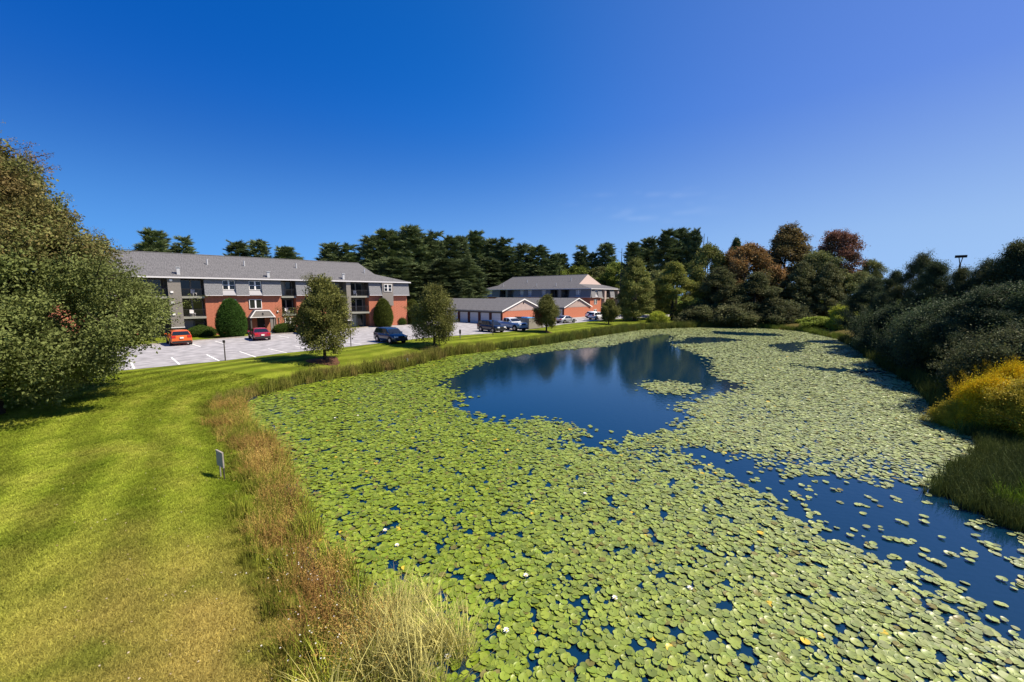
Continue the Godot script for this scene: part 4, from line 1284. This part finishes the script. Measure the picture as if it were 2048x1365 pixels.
func make_trees() -> void:
	rng.seed = 101
	var spray_far := sprig(26, 0.75, 0.3, 3)
	var spray_mid := sprig(18, 0.42, 0.17, 4)
	var spray_bank := sprig(46, 0.75, 0.15, 6)
	var spray_near := sprig(22, 0.42, 0.125, 5)
	var fans := [plume(44, 1.25, 0.05, 1), plume(44, 1.25, 0.05, 2)]
	# the big maple at the left edge
	var t := thing("tree", "big leafy maple at the left edge with reddish leaves near its top", "tree", Vector3(-23.9, 0.85, -17.9))
	var d := broadleaf("maple", 12.7, 7.3, 1.1, 230, 19000, 1.0, func(p: Vector3, g: float) -> Vector3:
		var c := Vector3(0.145, 0.172, 0.052) * g
		var red := clampf((p.y - 8.0) / 3.0, 0, 1) * (0.25 + 0.75 * clampf(noise.get_noise_3d(p.x * 6, p.y * 6, p.z * 6) * 3.0 + 0.4, 0, 1))
		if p.x > 1.5 and p.y > 7.2 and p.y < 9.8:
			red = maxf(red, 0.75 * rng.randf())
		return c.lerp(Vector3(0.2, 0.085, 0.05) * g, red * 0.6), 0.3, 0.17)
	part("trunk", d.wood, M.bark, t)
	scatter("crown", spray_near, M.leaf, d.buf, t)
	# the small trees of the lawn strip
	for row in [[-16.2, -34.2, 7.0, 2.75, 0.95, "nearer lawn tree standing alone before the entrance porch"], [-8.64, -44.2, 6.9, 3.0, 1.0, "second lawn tree, round, to the right of the navy car"], [5.2, -60.3, 5.3, 2.35, 1.0, "third lawn tree beside the board enclosure with some rusty leaves"], [18.4, -76.0, 4.4, 1.9, 0.8, "smallest lawn tree in front of the white sport utility car"]]:
		t = thing("tree", row[5], "tree", Vector3(row[0], height(row[0], row[1]), row[1]), 0.0, "young trees on the lawn strip")
		var rusty: bool = row[0] > 0 and row[0] < 10
		d = broadleaf("pear", row[2], row[3], row[4], 46, 1350, 1.0, func(p: Vector3, g: float) -> Vector3:
			var c := Vector3(0.14, 0.145, 0.038) * g
			if rusty and p.x < -0.8 and p.y < 3.2 and rng.randf() < 0.7:
				c = Vector3(0.3, 0.09, 0.035) * g
			return c, 0.12, 0.29)
		part("trunk", d.wood, M.bark, t)
		scatter("crown", spray_mid, M.leaf, d.buf, t)
	# pines
	var pines := []
	for k in 5:
		pines.append(pine(24.0, 4.2, 0.07, 0.06 + 0.06 * (k % 3)))
	var bare_pines := []
	for k in 3:
		bare_pines.append(pine(24.0, 3.4, 0.5, 0.25))
	var n := 0
	for row in PINES:
		t = thing("pine_tree", row[5], "tree", Vector3(row[0], 0.9, row[1]), rng.randf() * TAU, row[6])
		var v: Dictionary = (bare_pines[n % 3] if row[4] == 1 else pines[n % 5])
		var sc := Vector3(row[3] / (3.4 if row[4] == 1 else 4.2), row[2] / 24.0, row[3] / (3.4 if row[4] == 1 else 4.2))
		var xf := Transform3D(Basis.from_scale(sc), Vector3.ZERO)
		part("trunk", v.wood, M.bark, t, xf)
		var tone := rng.randf_range(0.8, 1.25)
		var key := "needle_%d" % int(tone * 6)
		var cr := scatter("crown", fans[n % 2], tinted(key, M.needle, lin(0.115 * tone, 0.155 * tone, 0.068 * tone)), v.buf, t)
		cr.transform = xf
		n += 1
	# broadleaf trees round the pond
	var kinds := {"r": [], "s": [], "t": [], "m": []}
	for k in 3:
		kinds.r.append(broadleaf("round", 12.0, 5.0, 1.2, 38, 2000, 0.9, plain_tint, 0.0, 0.22))
		kinds.s.append(broadleaf("spread", 18.0, 5.0, 6.0, 46, 1100, 1.0, plain_tint, 0.0, 0.22))
		kinds.t.append(broadleaf("pear", 16.0, 5.0, 0.8, 44, 2200, 0.9, plain_tint, 0.0, 0.2))
		kinds.m.append(broadleaf("mound", 4.0, 3.0, 0.1, 26, 1300, 0.7, plain_tint, 0.05, 0.36))
	var dims := {"r": Vector2(12.0, 5.0), "s": Vector2(18.0, 5.0), "t": Vector2(16.0, 5.0), "m": Vector2(4.0, 3.0)}
	n = 0
	for row in BROADLEAVES:
		var name_: String = "shrub" if row[4] == "m" else "tree"
		t = thing(name_, row[6], name_, Vector3(row[0], height(row[0], row[1]) - 0.1, row[1]), rng.randf() * TAU, row[7])
		var uneven := rng.randf_range(0.85, 1.2)
		var v: Dictionary = kinds[row[4]][n % 3]
		var dm: Vector2 = dims[row[4]]
		var xf := Transform3D(Basis.from_scale(Vector3(row[3] / dm.y * uneven, row[2] / dm.x, row[3] / dm.y / uneven)), Vector3.ZERO)
		part("stem" if row[4] == "m" else "trunk", v.wood, M.bark_grey, t, xf)
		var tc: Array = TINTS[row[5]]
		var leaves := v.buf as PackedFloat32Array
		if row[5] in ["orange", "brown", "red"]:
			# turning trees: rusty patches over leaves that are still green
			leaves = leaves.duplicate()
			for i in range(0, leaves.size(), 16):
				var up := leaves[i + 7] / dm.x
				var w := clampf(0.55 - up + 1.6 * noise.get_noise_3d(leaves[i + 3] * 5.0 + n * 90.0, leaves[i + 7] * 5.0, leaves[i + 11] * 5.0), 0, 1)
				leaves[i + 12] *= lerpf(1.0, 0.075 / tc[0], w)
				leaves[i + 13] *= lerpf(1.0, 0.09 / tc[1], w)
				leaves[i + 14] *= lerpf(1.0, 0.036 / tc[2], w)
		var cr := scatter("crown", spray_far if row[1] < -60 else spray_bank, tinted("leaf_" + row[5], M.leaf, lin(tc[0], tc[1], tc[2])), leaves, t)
		if row[1] >= -34:
			# nearer shrubs: finer leaves, so two offset layers of them
			var more: PackedFloat32Array = kinds[row[4]][(n + 1) % 3].buf
			cr.multimesh.instance_count = 0
			var both := v.buf.duplicate() as PackedFloat32Array
			both.append_array(more)
			cr.multimesh.instance_count = both.size() / 16
			cr.multimesh.buffer = both
		cr.transform = xf
		n += 1
	# dead standing trunks
	for p in DEAD:
		t = thing("dead_tree", p[3], "dead tree", Vector3(p[0], 0.9, p[1]), 0.0, "bare dead trunks on the skyline")
		var s := st()
		tube(s, Vector3(0, -0.3, 0), Vector3(0.2, p[2], 0.1), 0.28, 0.06, 7)
		for k in 9:
			var y: float = p[2] * rng.randf_range(0.45, 0.96)
			var a := rng.randf() * TAU
			tube(s, Vector3(0.1, y, 0.05), Vector3(0.1 + cos(a) * 1.4, y + rng.randf_range(-0.2, 0.7), 0.05 + sin(a) * 1.4), 0.06, 0.02, 4, false)
		part("trunk", s.commit(), M.bark_grey, t)

func make_hedges() -> void:
	rng.seed = 55
	var tuft := sprig(22, 0.15, 0.09, 8, 1.0)
	var rows := [
		[-36.7, -52.2, 1.5, 4.95, "big clipped dome of arborvitae left of the entrance porch", 0.45],
		[-29.8, -58.8, 1.5, 4.7, "clipped evergreen half hidden behind the nearer lawn tree", 0.8],
		[-22.3, -69.3, 1.42, 4.8, "clipped egg shaped evergreen below the little window tower", 0.8],
		[-18.6, -75.0, 1.3, 4.6, "narrow dark evergreen at the right end of the long building", 0.8],
		[-41.6, -53.3, 1.5, 1.3, "low rounded dark shrub between the pier and the big clipped dome", 0.6],
		[-20.4, -73.4, 0.9, 1.5, "small round dark shrub beside the egg shaped evergreen", 0.6],
		[-33.4, -58.4, 1.3, 1.3, "low dark shrub under the ground floor window beside the gas meters", 0.6],
	]
	for r in rows:
		var t := thing("clipped_evergreen", r[4], "shrub", Vector3(r[0], 1.0, r[1]), 0.0, "clipped evergreens along the long facade")
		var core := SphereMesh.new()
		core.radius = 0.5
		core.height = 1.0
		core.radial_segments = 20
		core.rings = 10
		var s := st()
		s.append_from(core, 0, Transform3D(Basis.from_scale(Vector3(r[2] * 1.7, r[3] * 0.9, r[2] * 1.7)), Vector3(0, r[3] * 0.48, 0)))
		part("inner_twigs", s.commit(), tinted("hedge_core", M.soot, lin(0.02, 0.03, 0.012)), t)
		var buf := PackedFloat32Array()
		var count := int(900 * r[2] * r[3] / 2.0)
		for k in count:
			var f := rng.randf()
			var a := rng.randf() * TAU
			# egg outline: widest low down
			var w: float = r[2] * pow(sin(PI * clampf(pow(f, 0.8) * 0.86 + 0.14, 0, 1)), 0.55) * (1.03 + 0.04 * noise.get_noise_3d(a * 60.0, f * 200.0, r[0]))
			var p := Vector3(cos(a) * w, 0.06 + f * (r[3] - 0.1), sin(a) * w)
			var g := rng.randf_range(0.6, 1.35)
			put(buf, rand_basis().scaled(Vector3.ONE * rng.randf_range(0.8, 1.3)), p, Vector3(0.06 * r[5] / 0.6, 0.1, 0.016) * g)
		scatter("crown", tuft, M.leaf, buf, t)


func blade_clump(n: int, tall: float, spread: float, width: float, seed_: int, heads := 0, arc := 0.5) -> Mesh:
	var r := RandomNumberGenerator.new()
	r.seed = seed_
	var s := st()
	for k in n:
		var a := r.randf() * TAU
		var o := Vector3(cos(a), 0, sin(a)) * spread * sqrt(r.randf()) * 0.5
		var lean := Vector3(r.randfn(), 0, r.randfn()) * arc * 0.6 + o.normalized() * arc * 0.35
		var h := tall * r.randf_range(0.5, 1.1)
		var side := Vector3(r.randfn(), 0, r.randfn()).normalized() * width
		var p1 := o + Vector3(0, h * 0.5, 0) + lean * h * 0.25
		var p2 := o + Vector3(0, h * 0.95, 0) + lean * h * 0.8
		quad(s, o - side, p1 - side * 0.8, p1 + side * 0.8, o + side)
		tri(s, p1 - side * 0.8, p2, p1 + side * 0.8)
		if k < heads:
			for q in 5:
				var c := p2 + Vector3(r.randfn(), r.randfn() * 1.6, r.randfn()) * 0.045 * tall
				var e := Vector3(r.randfn(), r.randfn(), r.randfn()).normalized() * 0.028 * tall
				var e2 := e.cross(Vector3(r.randfn(), r.randfn(), r.randfn())).normalized() * 0.016 * tall
				tri(s, c - e, c + e2, c + e)
	return s.commit()

func make_reeds() -> void:
	rng.seed = 77
	var dry := [blade_clump(44, 0.74, 0.5, 0.006, 1, 30, 0.7), blade_clump(44, 0.86, 0.5, 0.006, 2, 34, 0.6)]
	var sedge := blade_clump(60, 0.95, 0.35, 0.007, 3, 0, 0.95)
	var green := [blade_clump(44, 1.0, 0.6, 0.013, 4, 8, 0.4), blade_clump(44, 1.1, 0.7, 0.014, 5, 4, 0.35)]
	var low := blade_clump(40, 0.45, 0.5, 0.01, 6, 0, 0.6)
	var dry_buf := [PackedFloat32Array(), PackedFloat32Array()]
	var green_buf := [PackedFloat32Array(), PackedFloat32Array()]
	var low_buf := PackedFloat32Array()
	var sedge_buf := PackedFloat32Array()
	var n := shore.size()
	for k in n:
		var a := shore[k]
		var b := shore[(k + 1) % n]
		var mid := (a + b) / 2
		if a.x > 53.0:
			continue
		var far := clampf(-mid.y / 40.0, 0.3, 1.6)
		var along := (b - a).length()
		var west := k < 17
		var wide := 1.25 if k < 8 else (2.0 if k < 14 else 2.6)
		if not west:
			wide = 1.6
		var dens := 20.0 if mid.y > -24 else (8.0 if mid.y > -45 else 5.0)
		for q in int(along * wide * dens):
			var p := a.lerp(b, rng.randf())
			var inland := -(b - a).orthogonal().normalized()
			if Geometry2D.is_point_in_polygon(p + inland * 0.5, shore):
				inland = -inland
			var off := rng.randf_range(-0.35, wide) * rng.randf_range(0.6, 1.0)
			p += inland * off + Vector2(rng.randfn(), rng.randfn()) * 0.12
			var dd := land(p.x, p.y)
			if dd < -0.5:
				continue
			var y := maxf(height(p.x, p.y), -0.05)
			var nn := noise.get_noise_2d(p.x * 9.0, p.y * 9.0)
			var fade := 1.0 - 0.45 * clampf(off / wide, 0, 1)
			var sc := rng.randf_range(0.65, 1.2) * fade
			var bs := Basis(Vector3.UP, rng.randf() * TAU)
			var g := rng.randf_range(0.7, 1.3)
			if west and mid.y > -23.0:
				# brown and gold along the near bank
				if nn > 0.12 or rng.randf() < 0.26:
					put(green_buf[q % 2], bs.scaled(Vector3.ONE * sc * 0.75), Vector3(p.x, y, p.y), Vector3(0.22, 0.24, 0.03) * g)
				else:
					var c := Vector3(0.52, 0.37, 0.1).lerp(Vector3(0.29, 0.165, 0.05), clampf(0.34 - nn * 3.0, 0, 1))
					if rng.randf() < 0.1:
						c = Vector3(0.42, 0.33, 0.08)
					put(dry_buf[q % 2], bs.scaled(Vector3.ONE * sc), Vector3(p.x, y, p.y), c * g)
			elif west:
				var c := Vector3(0.17, 0.18, 0.03).lerp(Vector3(0.24, 0.18, 0.06), clampf(nn * 2.0 + 0.15, 0, 1))
				if mid.y < -48:
					c = Vector3(0.1, 0.125, 0.025).lerp(Vector3(0.15, 0.15, 0.03), clampf(nn * 2 + 0.3, 0, 1))
				put(green_buf[q % 2], bs.scaled(Vector3(1.0, 1.0, 1.0) * sc * (0.9 + 0.4 * clampf(far - 0.5, 0, 1))), Vector3(p.x, y, p.y), c * g)
			else:
				var c := Vector3(0.08, 0.1, 0.022)
				if mid.y < -57.0 and mid.x > 40:
					c = Vector3(0.16, 0.2, 0.03)
				put(green_buf[q % 2], bs.scaled(Vector3.ONE * sc * (0.6 if mid.y > -18.0 else 1.0)), Vector3(p.x, y, p.y), c * g)
	# arching pale sedge at the near corner, and short green grass round the foot of the bank
	for k in 46:
		var p := Vector2(-1.9 + rng.randfn() * 0.45, -6.6 + rng.randfn() * 0.75)
		put(sedge_buf, Basis(Vector3.UP, rng.randf() * TAU).scaled(Vector3.ONE * rng.randf_range(0.7, 1.25)), Vector3(p.x, maxf(height(p.x, p.y), -0.05), p.y), Vector3(0.46, 0.42, 0.14) * rng.randf_range(0.75, 1.3))
	for k in 60:
		var p := Vector2(-2.6 + rng.randfn() * 0.7, -5.6 + rng.randfn() * 0.7)
		put(low_buf, Basis(Vector3.UP, rng.randf() * TAU).scaled(Vector3.ONE * rng.randf_range(0.7, 1.3)), Vector3(p.x, maxf(height(p.x, p.y), -0.05), p.y), Vector3(0.3, 0.33, 0.04) * rng.randf_range(0.7, 1.3))
	for k in 200:
		var t := rng.randf() * 7.0
		var i := int(t)
		var p := shore[i].lerp(shore[i + 1], t - i) + Vector2(-1.0, 0.5).normalized() * rng.randf_range(0.7, 1.5)
		put(low_buf, Basis(Vector3.UP, rng.randf() * TAU).scaled(Vector3.ONE * rng.randf_range(0.4, 0.9)), Vector3(p.x, height(p.x, p.y) - 0.02, p.y), Vector3(0.15, 0.16, 0.02) * rng.randf_range(0.6, 1.3))
	# rusty reeds poking up at the very bottom of the view
	for k in 90:
		var p := Vector2(3.6 + rng.randfn() * 0.55, -4.75 + rng.randfn() * 0.22)
		put(dry_buf[k % 2], Basis(Vector3.UP, rng.randf() * TAU).scaled(Vector3.ONE * rng.randf_range(0.6, 1.0)), Vector3(p.x, -0.05, p.y), Vector3(0.2, 0.12, 0.04) * rng.randf_range(0.6, 1.3))
	tag(scatter("dry_bank_grass", dry[0], M.blade, dry_buf[0], self), "brown and gold dry grass along the near bank")
	tag(scatter("dry_bank_grass", dry[1], M.blade, dry_buf[1], self), "brown seed heads and stems along the near bank")
	tag(scatter("green_bank_grass", green[0], M.blade, green_buf[0], self), "yellow green grass fringe along the pond")
	tag(scatter("green_bank_grass", green[1], M.blade, green_buf[1], self), "tall green reeds along the farther bank")
	tag(scatter("sedge_grass", sedge, M.blade, sedge_buf, self), "arching pale sedge at the near corner of the pond")
	tag(scatter("low_bank_grass", low, M.blade, low_buf, self), "short uncut grass at the edge of the mown lawn")
	# the grassy spit at the right edge
	var spit := PackedFloat32Array()
	for k in 900:
		var p := Vector2(rng.randf_range(13.6, 20.5), rng.randf_range(-15.0, -8.6))
		if land(p.x, p.y) < 0.0:
			continue
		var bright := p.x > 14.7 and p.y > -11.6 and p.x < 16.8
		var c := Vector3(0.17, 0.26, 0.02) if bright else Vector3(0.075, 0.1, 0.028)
		put(spit, Basis(Vector3.UP, rng.randf() * TAU).scaled(Vector3.ONE * rng.randf_range(0.3, 0.75)), Vector3(p.x, maxf(height(p.x, p.y), -0.05), p.y), c * rng.randf_range(0.6, 1.3))
	tag(scatter("spit_grass", green[0], M.blade, spit, self), "dark green grass on the low spit at the right edge")
	# small white asters in the near bank
	var dots := PackedFloat32Array()
	var s := st()
	for k in 6:
		var a := TAU * k / 6
		tri(s, Vector3.ZERO, Vector3(cos(a) * 0.013, 0.004, sin(a) * 0.013), Vector3(cos(a + 0.7) * 0.013, 0.004, sin(a + 0.7) * 0.013))
	for k in 64:
		var c: Vector2 = [Vector2(-4.3, -7.4), Vector2(-3.5, -6.4), Vector2(-4.9, -8.0), Vector2(-3.2, -5.9)][k % 4]
		var p := c + Vector2(rng.randfn(), rng.randfn()) * 0.35
		put(dots, Basis(Vector3(rng.randfn(), 0, rng.randfn()).normalized(), rng.randf() * 0.7), Vector3(p.x, height(p.x, p.y) + rng.randf_range(0.5, 0.85), p.y), Vector3(0.7, 0.68, 0.62))
	tag(scatter("aster_flowers", s.commit(), M.blade, dots, self), "tiny white aster flowers in the dry bank grass")

func make_lawn_grass() -> void:
	rng.seed = 88
	var tuft := blade_clump(9, 0.055, 0.11, 0.0045, 9, 0, 0.9)
	var buf := PackedFloat32Array()
	for k in 150000:
		# denser towards the camera
		var t := pow(rng.randf(), 1.5)
		var z := -4.5 - t * 24.0
		var x := lerpf(maxf(1.32 * z - 1.0, -34.0), -1.5, rng.randf())
		var d := land(x, z)
		if d < 1.1:
			continue
		var c := lawn_color(x, z) * rng.randf_range(0.75, 1.45)
		put(buf, Basis(Vector3.UP, rng.randf() * TAU).scaled(Vector3.ONE * rng.randf_range(0.7, 1.3) * (1.0 + t * 0.6)), Vector3(x, height(x, z) - 0.005, z), c)
	# a few fallen leaves and clover heads on the turf
	var fallen := PackedFloat32Array()
	var s := st()
	quad(s, Vector3(-0.02, 0, 0), Vector3(0, 0.01, -0.014), Vector3(0.022, 0.004, 0), Vector3(0, 0.008, 0.014))
	for k in 260:
		var z := -4.8 - 14.0 * pow(rng.randf(), 1.4)
		var x := lerpf(1.25 * z, -2.5, rng.randf())
		if land(x, z) > 0.6:
			var tan_ := Vector3(0.5, 0.36, 0.16).lerp(Vector3(0.55, 0.5, 0.4), rng.randf())
			put(fallen, Basis(Vector3.UP, rng.randf() * TAU) * Basis(Vector3.RIGHT, rng.randfn() * 0.4), Vector3(x, height(x, z) + 0.045, z), tan_ * rng.randf_range(0.5, 1.0))
	tag(scatter("fallen_leaves", s.commit(), M.blade, fallen, self), "small dry leaves scattered on the mown lawn")
	tag(scatter("lawn_grass", tuft, M.blade, buf, self), "mown lawn grass in curved stripes beside the pond")


# ---------------------------------------------------------------- lily pads

func pad_mesh(seed_: int, segs := 14, curl := 0.03) -> Mesh:
	var r := RandomNumberGenerator.new()
	r.seed = seed_
	var s := st()
	s.set_smooth_group(0)
	var gap := 0.16
	var ph := r.randf() * TAU
	var rim := []
	for k in segs + 1:
		var a := lerpf(gap, TAU - gap, float(k) / segs)
		var rr := 1.0 + 0.05 * sin(a * 3.0 + ph) + r.randf_range(-0.02, 0.02)
		rim.append([Vector3(cos(a) * rr * 0.72, 0.01 * sin(a * 2 + ph), sin(a) * rr * 0.72), Vector3(cos(a) * rr, curl * (0.4 + 1.6 * maxf(0, sin(a + ph))), sin(a) * rr)])
	var mid := Vector3(0.06, 0.0, 0)
	for k in segs:
		for p in [mid, rim[k][0], rim[k + 1][0], rim[k][0], rim[k][1], rim[k + 1][1], rim[k][0], rim[k + 1][1], rim[k + 1][0]]:
			s.add_vertex(p)
	s.generate_normals()
	return s.commit()

func pad_here(x: float, z: float, opens: Array, isles: Array) -> float:
	# how thickly pads cover this spot, 0 to 1
	if land(x, z) > -0.25:
		return 0.0
	var wx := x + noise.get_noise_2d(x * 22.0, z * 22.0) * 1.1 + noise.get_noise_2d(x * 70.0 + 50.0, z * 70.0) * 0.9
	var wz := z + noise.get_noise_2d(x * 22.0 + 900.0, z * 22.0) * 1.1 + noise.get_noise_2d(x * 70.0 - 80.0, z * 70.0) * 0.9
	var p := Vector2(wx, wz)
	for q in isles:
		if Geometry2D.is_point_in_polygon(p, q):
			return 0.75
	for q in opens:
		if Geometry2D.is_point_in_polygon(p, q):
			# a few stray pads drift in the open channel
			return 0.55 if z > -15.0 and noise.get_noise_2d(x * 30.0, z * 30.0 + 400.0) > 0.4 else 0.0
	var n := noise.get_noise_2d(x * 34.0 + 200.0, z * 34.0 - 100.0)
	if n > 0.3 or noise.get_noise_2d(x * 110.0, z * 110.0 + 77.0) > 0.36:
		return 0.1
	# thinner on the strip between the two stretches of open water
	var band := clampf(1.0 - absf((z + 15.6) - 0.15 * (x - 8.0)) / 1.6, 0, 1) * clampf((x - 3.5) / 3.0, 0, 1)
	return 0.985 - 0.6 * band

func make_pads() -> void:
	rng.seed = 99
	var opens := []
	var isles := []
	for q in OPEN_WATER:
		opens.append(poly(q))
	for q in PAD_ISLANDS:
		isles.append(poly(q))
	var fine := [pad_mesh(1, 18, 0.05), pad_mesh(2, 18, 0.12), pad_mesh(3, 18, 0.03)]
	var plain := [pad_mesh(4, 10, 0.03), pad_mesh(5, 10, 0.08)]
	var bufs := [PackedFloat32Array(), PackedFloat32Array()]
	var near := []
	var z := -3.6
	while z > -80.0:
		var grow := smoothstep(-10.0, -42.0, z)
		var step := lerpf(0.088, 0.138, grow)
		var x := maxf(-17.0, 1.34 * z - 2.0)
		var x1 := minf(52.0, -1.34 * z + 2.0)
		while x < x1:
			var px := x + rng.randf_range(-0.5, 0.5) * step
			var pz := z + rng.randf_range(-0.5, 0.5) * step
			var c := pad_here(px, pz, opens, isles)
			if c > 0.0 and rng.randf() < c:
				var r := lerpf(0.036, 0.094, sqrt(rng.randf())) * lerpf(1.0, 1.5, grow) * (1.0 + 0.1 * noise.get_noise_2d(px * 12, pz * 12))
				var y := 0.006 + rng.randf() * 0.045
				var tilt := Basis(Vector3(rng.randfn(), 0, rng.randfn()).normalized(), rng.randf() * 0.17)
				var b := tilt * Basis(Vector3.UP, rng.randf() * TAU)
				var o := Vector3(px, y, pz)
				if near.size() < 300 and pz > -5.6 and px > -1.6 and px < 7.5:
					near.append([b.scaled(Vector3(r, r, r)), o, r])
				else:
					var tone := rng.randf_range(0.7, 1.3)
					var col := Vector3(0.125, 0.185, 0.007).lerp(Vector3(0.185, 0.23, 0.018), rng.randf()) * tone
					col += Vector3(0.075, 0.06, 0.085) * clampf((px + 1.0) / 12.0, 0, 1)  # sun glare and sky sheen put into the colour, paler towards the right
					var u := rng.randf()
					if u < 0.003:
						col = Vector3(0.5, 0.36, 0.03)
					elif u < 0.035:
						col = Vector3(0.14, 0.125, 0.025)
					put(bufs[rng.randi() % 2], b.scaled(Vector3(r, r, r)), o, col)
			x += step
		z -= step
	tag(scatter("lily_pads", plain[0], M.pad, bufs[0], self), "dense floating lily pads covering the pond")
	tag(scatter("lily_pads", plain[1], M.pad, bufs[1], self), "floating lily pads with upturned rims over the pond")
	var looks := [["pad_green", "mid green lily pad"], ["pad_light", "pale green lily pad"], ["pad_dark", "dark green lily pad"], ["pad_olive", "olive brown lily pad"], ["pad_yellow", "bright yellow dying lily pad"]]
	for q in near:
		var u := rng.randf()
		var look: Array = looks[4 if u > 0.975 else (3 if u > 0.93 else (2 if u > 0.68 else (1 if u > 0.36 else 0)))]
		var shape := rng.randi() % 3
		var o := lone("lily_pad", fine[shape], M[look[0]])
		o.transform = Transform3D(q[0], q[1])
		var zone: String = ["beside the arching sedge", "left of bottom middle", "at bottom middle", "right of bottom middle", "beside the rusty bottom reeds", "towards the bottom right corner"][clampi(int((q[1].x + 1.2) / 1.25), 0, 5)]
		var row_: String = "lowest" if q[1].z > -5.4 else ("low" if q[1].z > -5.9 else "slightly higher")
		var size_: String = "small " if q[2] < 0.062 else ("large " if q[2] > 0.083 else "")
		var text: String = size_ + look[1] + (" with upturned rim" if shape == 1 else "") + ", " + row_ + " row, " + zone
		tag(o, text, "lily pad", "nearest lily pads: " + text)
	# white water lily flowers
	for row in FLOWERS:
		var f := thing("water_lily_flower", row[2], "flower", Vector3(row[0], 0.05, row[1]), rng.randf() * TAU, "white water lilies on the pond")
		for k in 12:
			var a := TAU * k / 12.0
			var s := st()
			var up := 0.5 if k % 2 else 0.95
			var d := Vector3(cos(a), up, sin(a)).normalized() * 0.075
			var side := Vector3(-sin(a), 0, cos(a)) * 0.02
			quad(s, Vector3.ZERO, d * 0.55 + side, d, d * 0.55 - side)
			part("petal", s.commit(), M.lily_white, f)
		var hs := st()
		tube(hs, Vector3.ZERO, Vector3(0, 0.03, 0), 0.012, 0.015, 7)
		part("heart", hs.commit(), M.lily_heart, f)
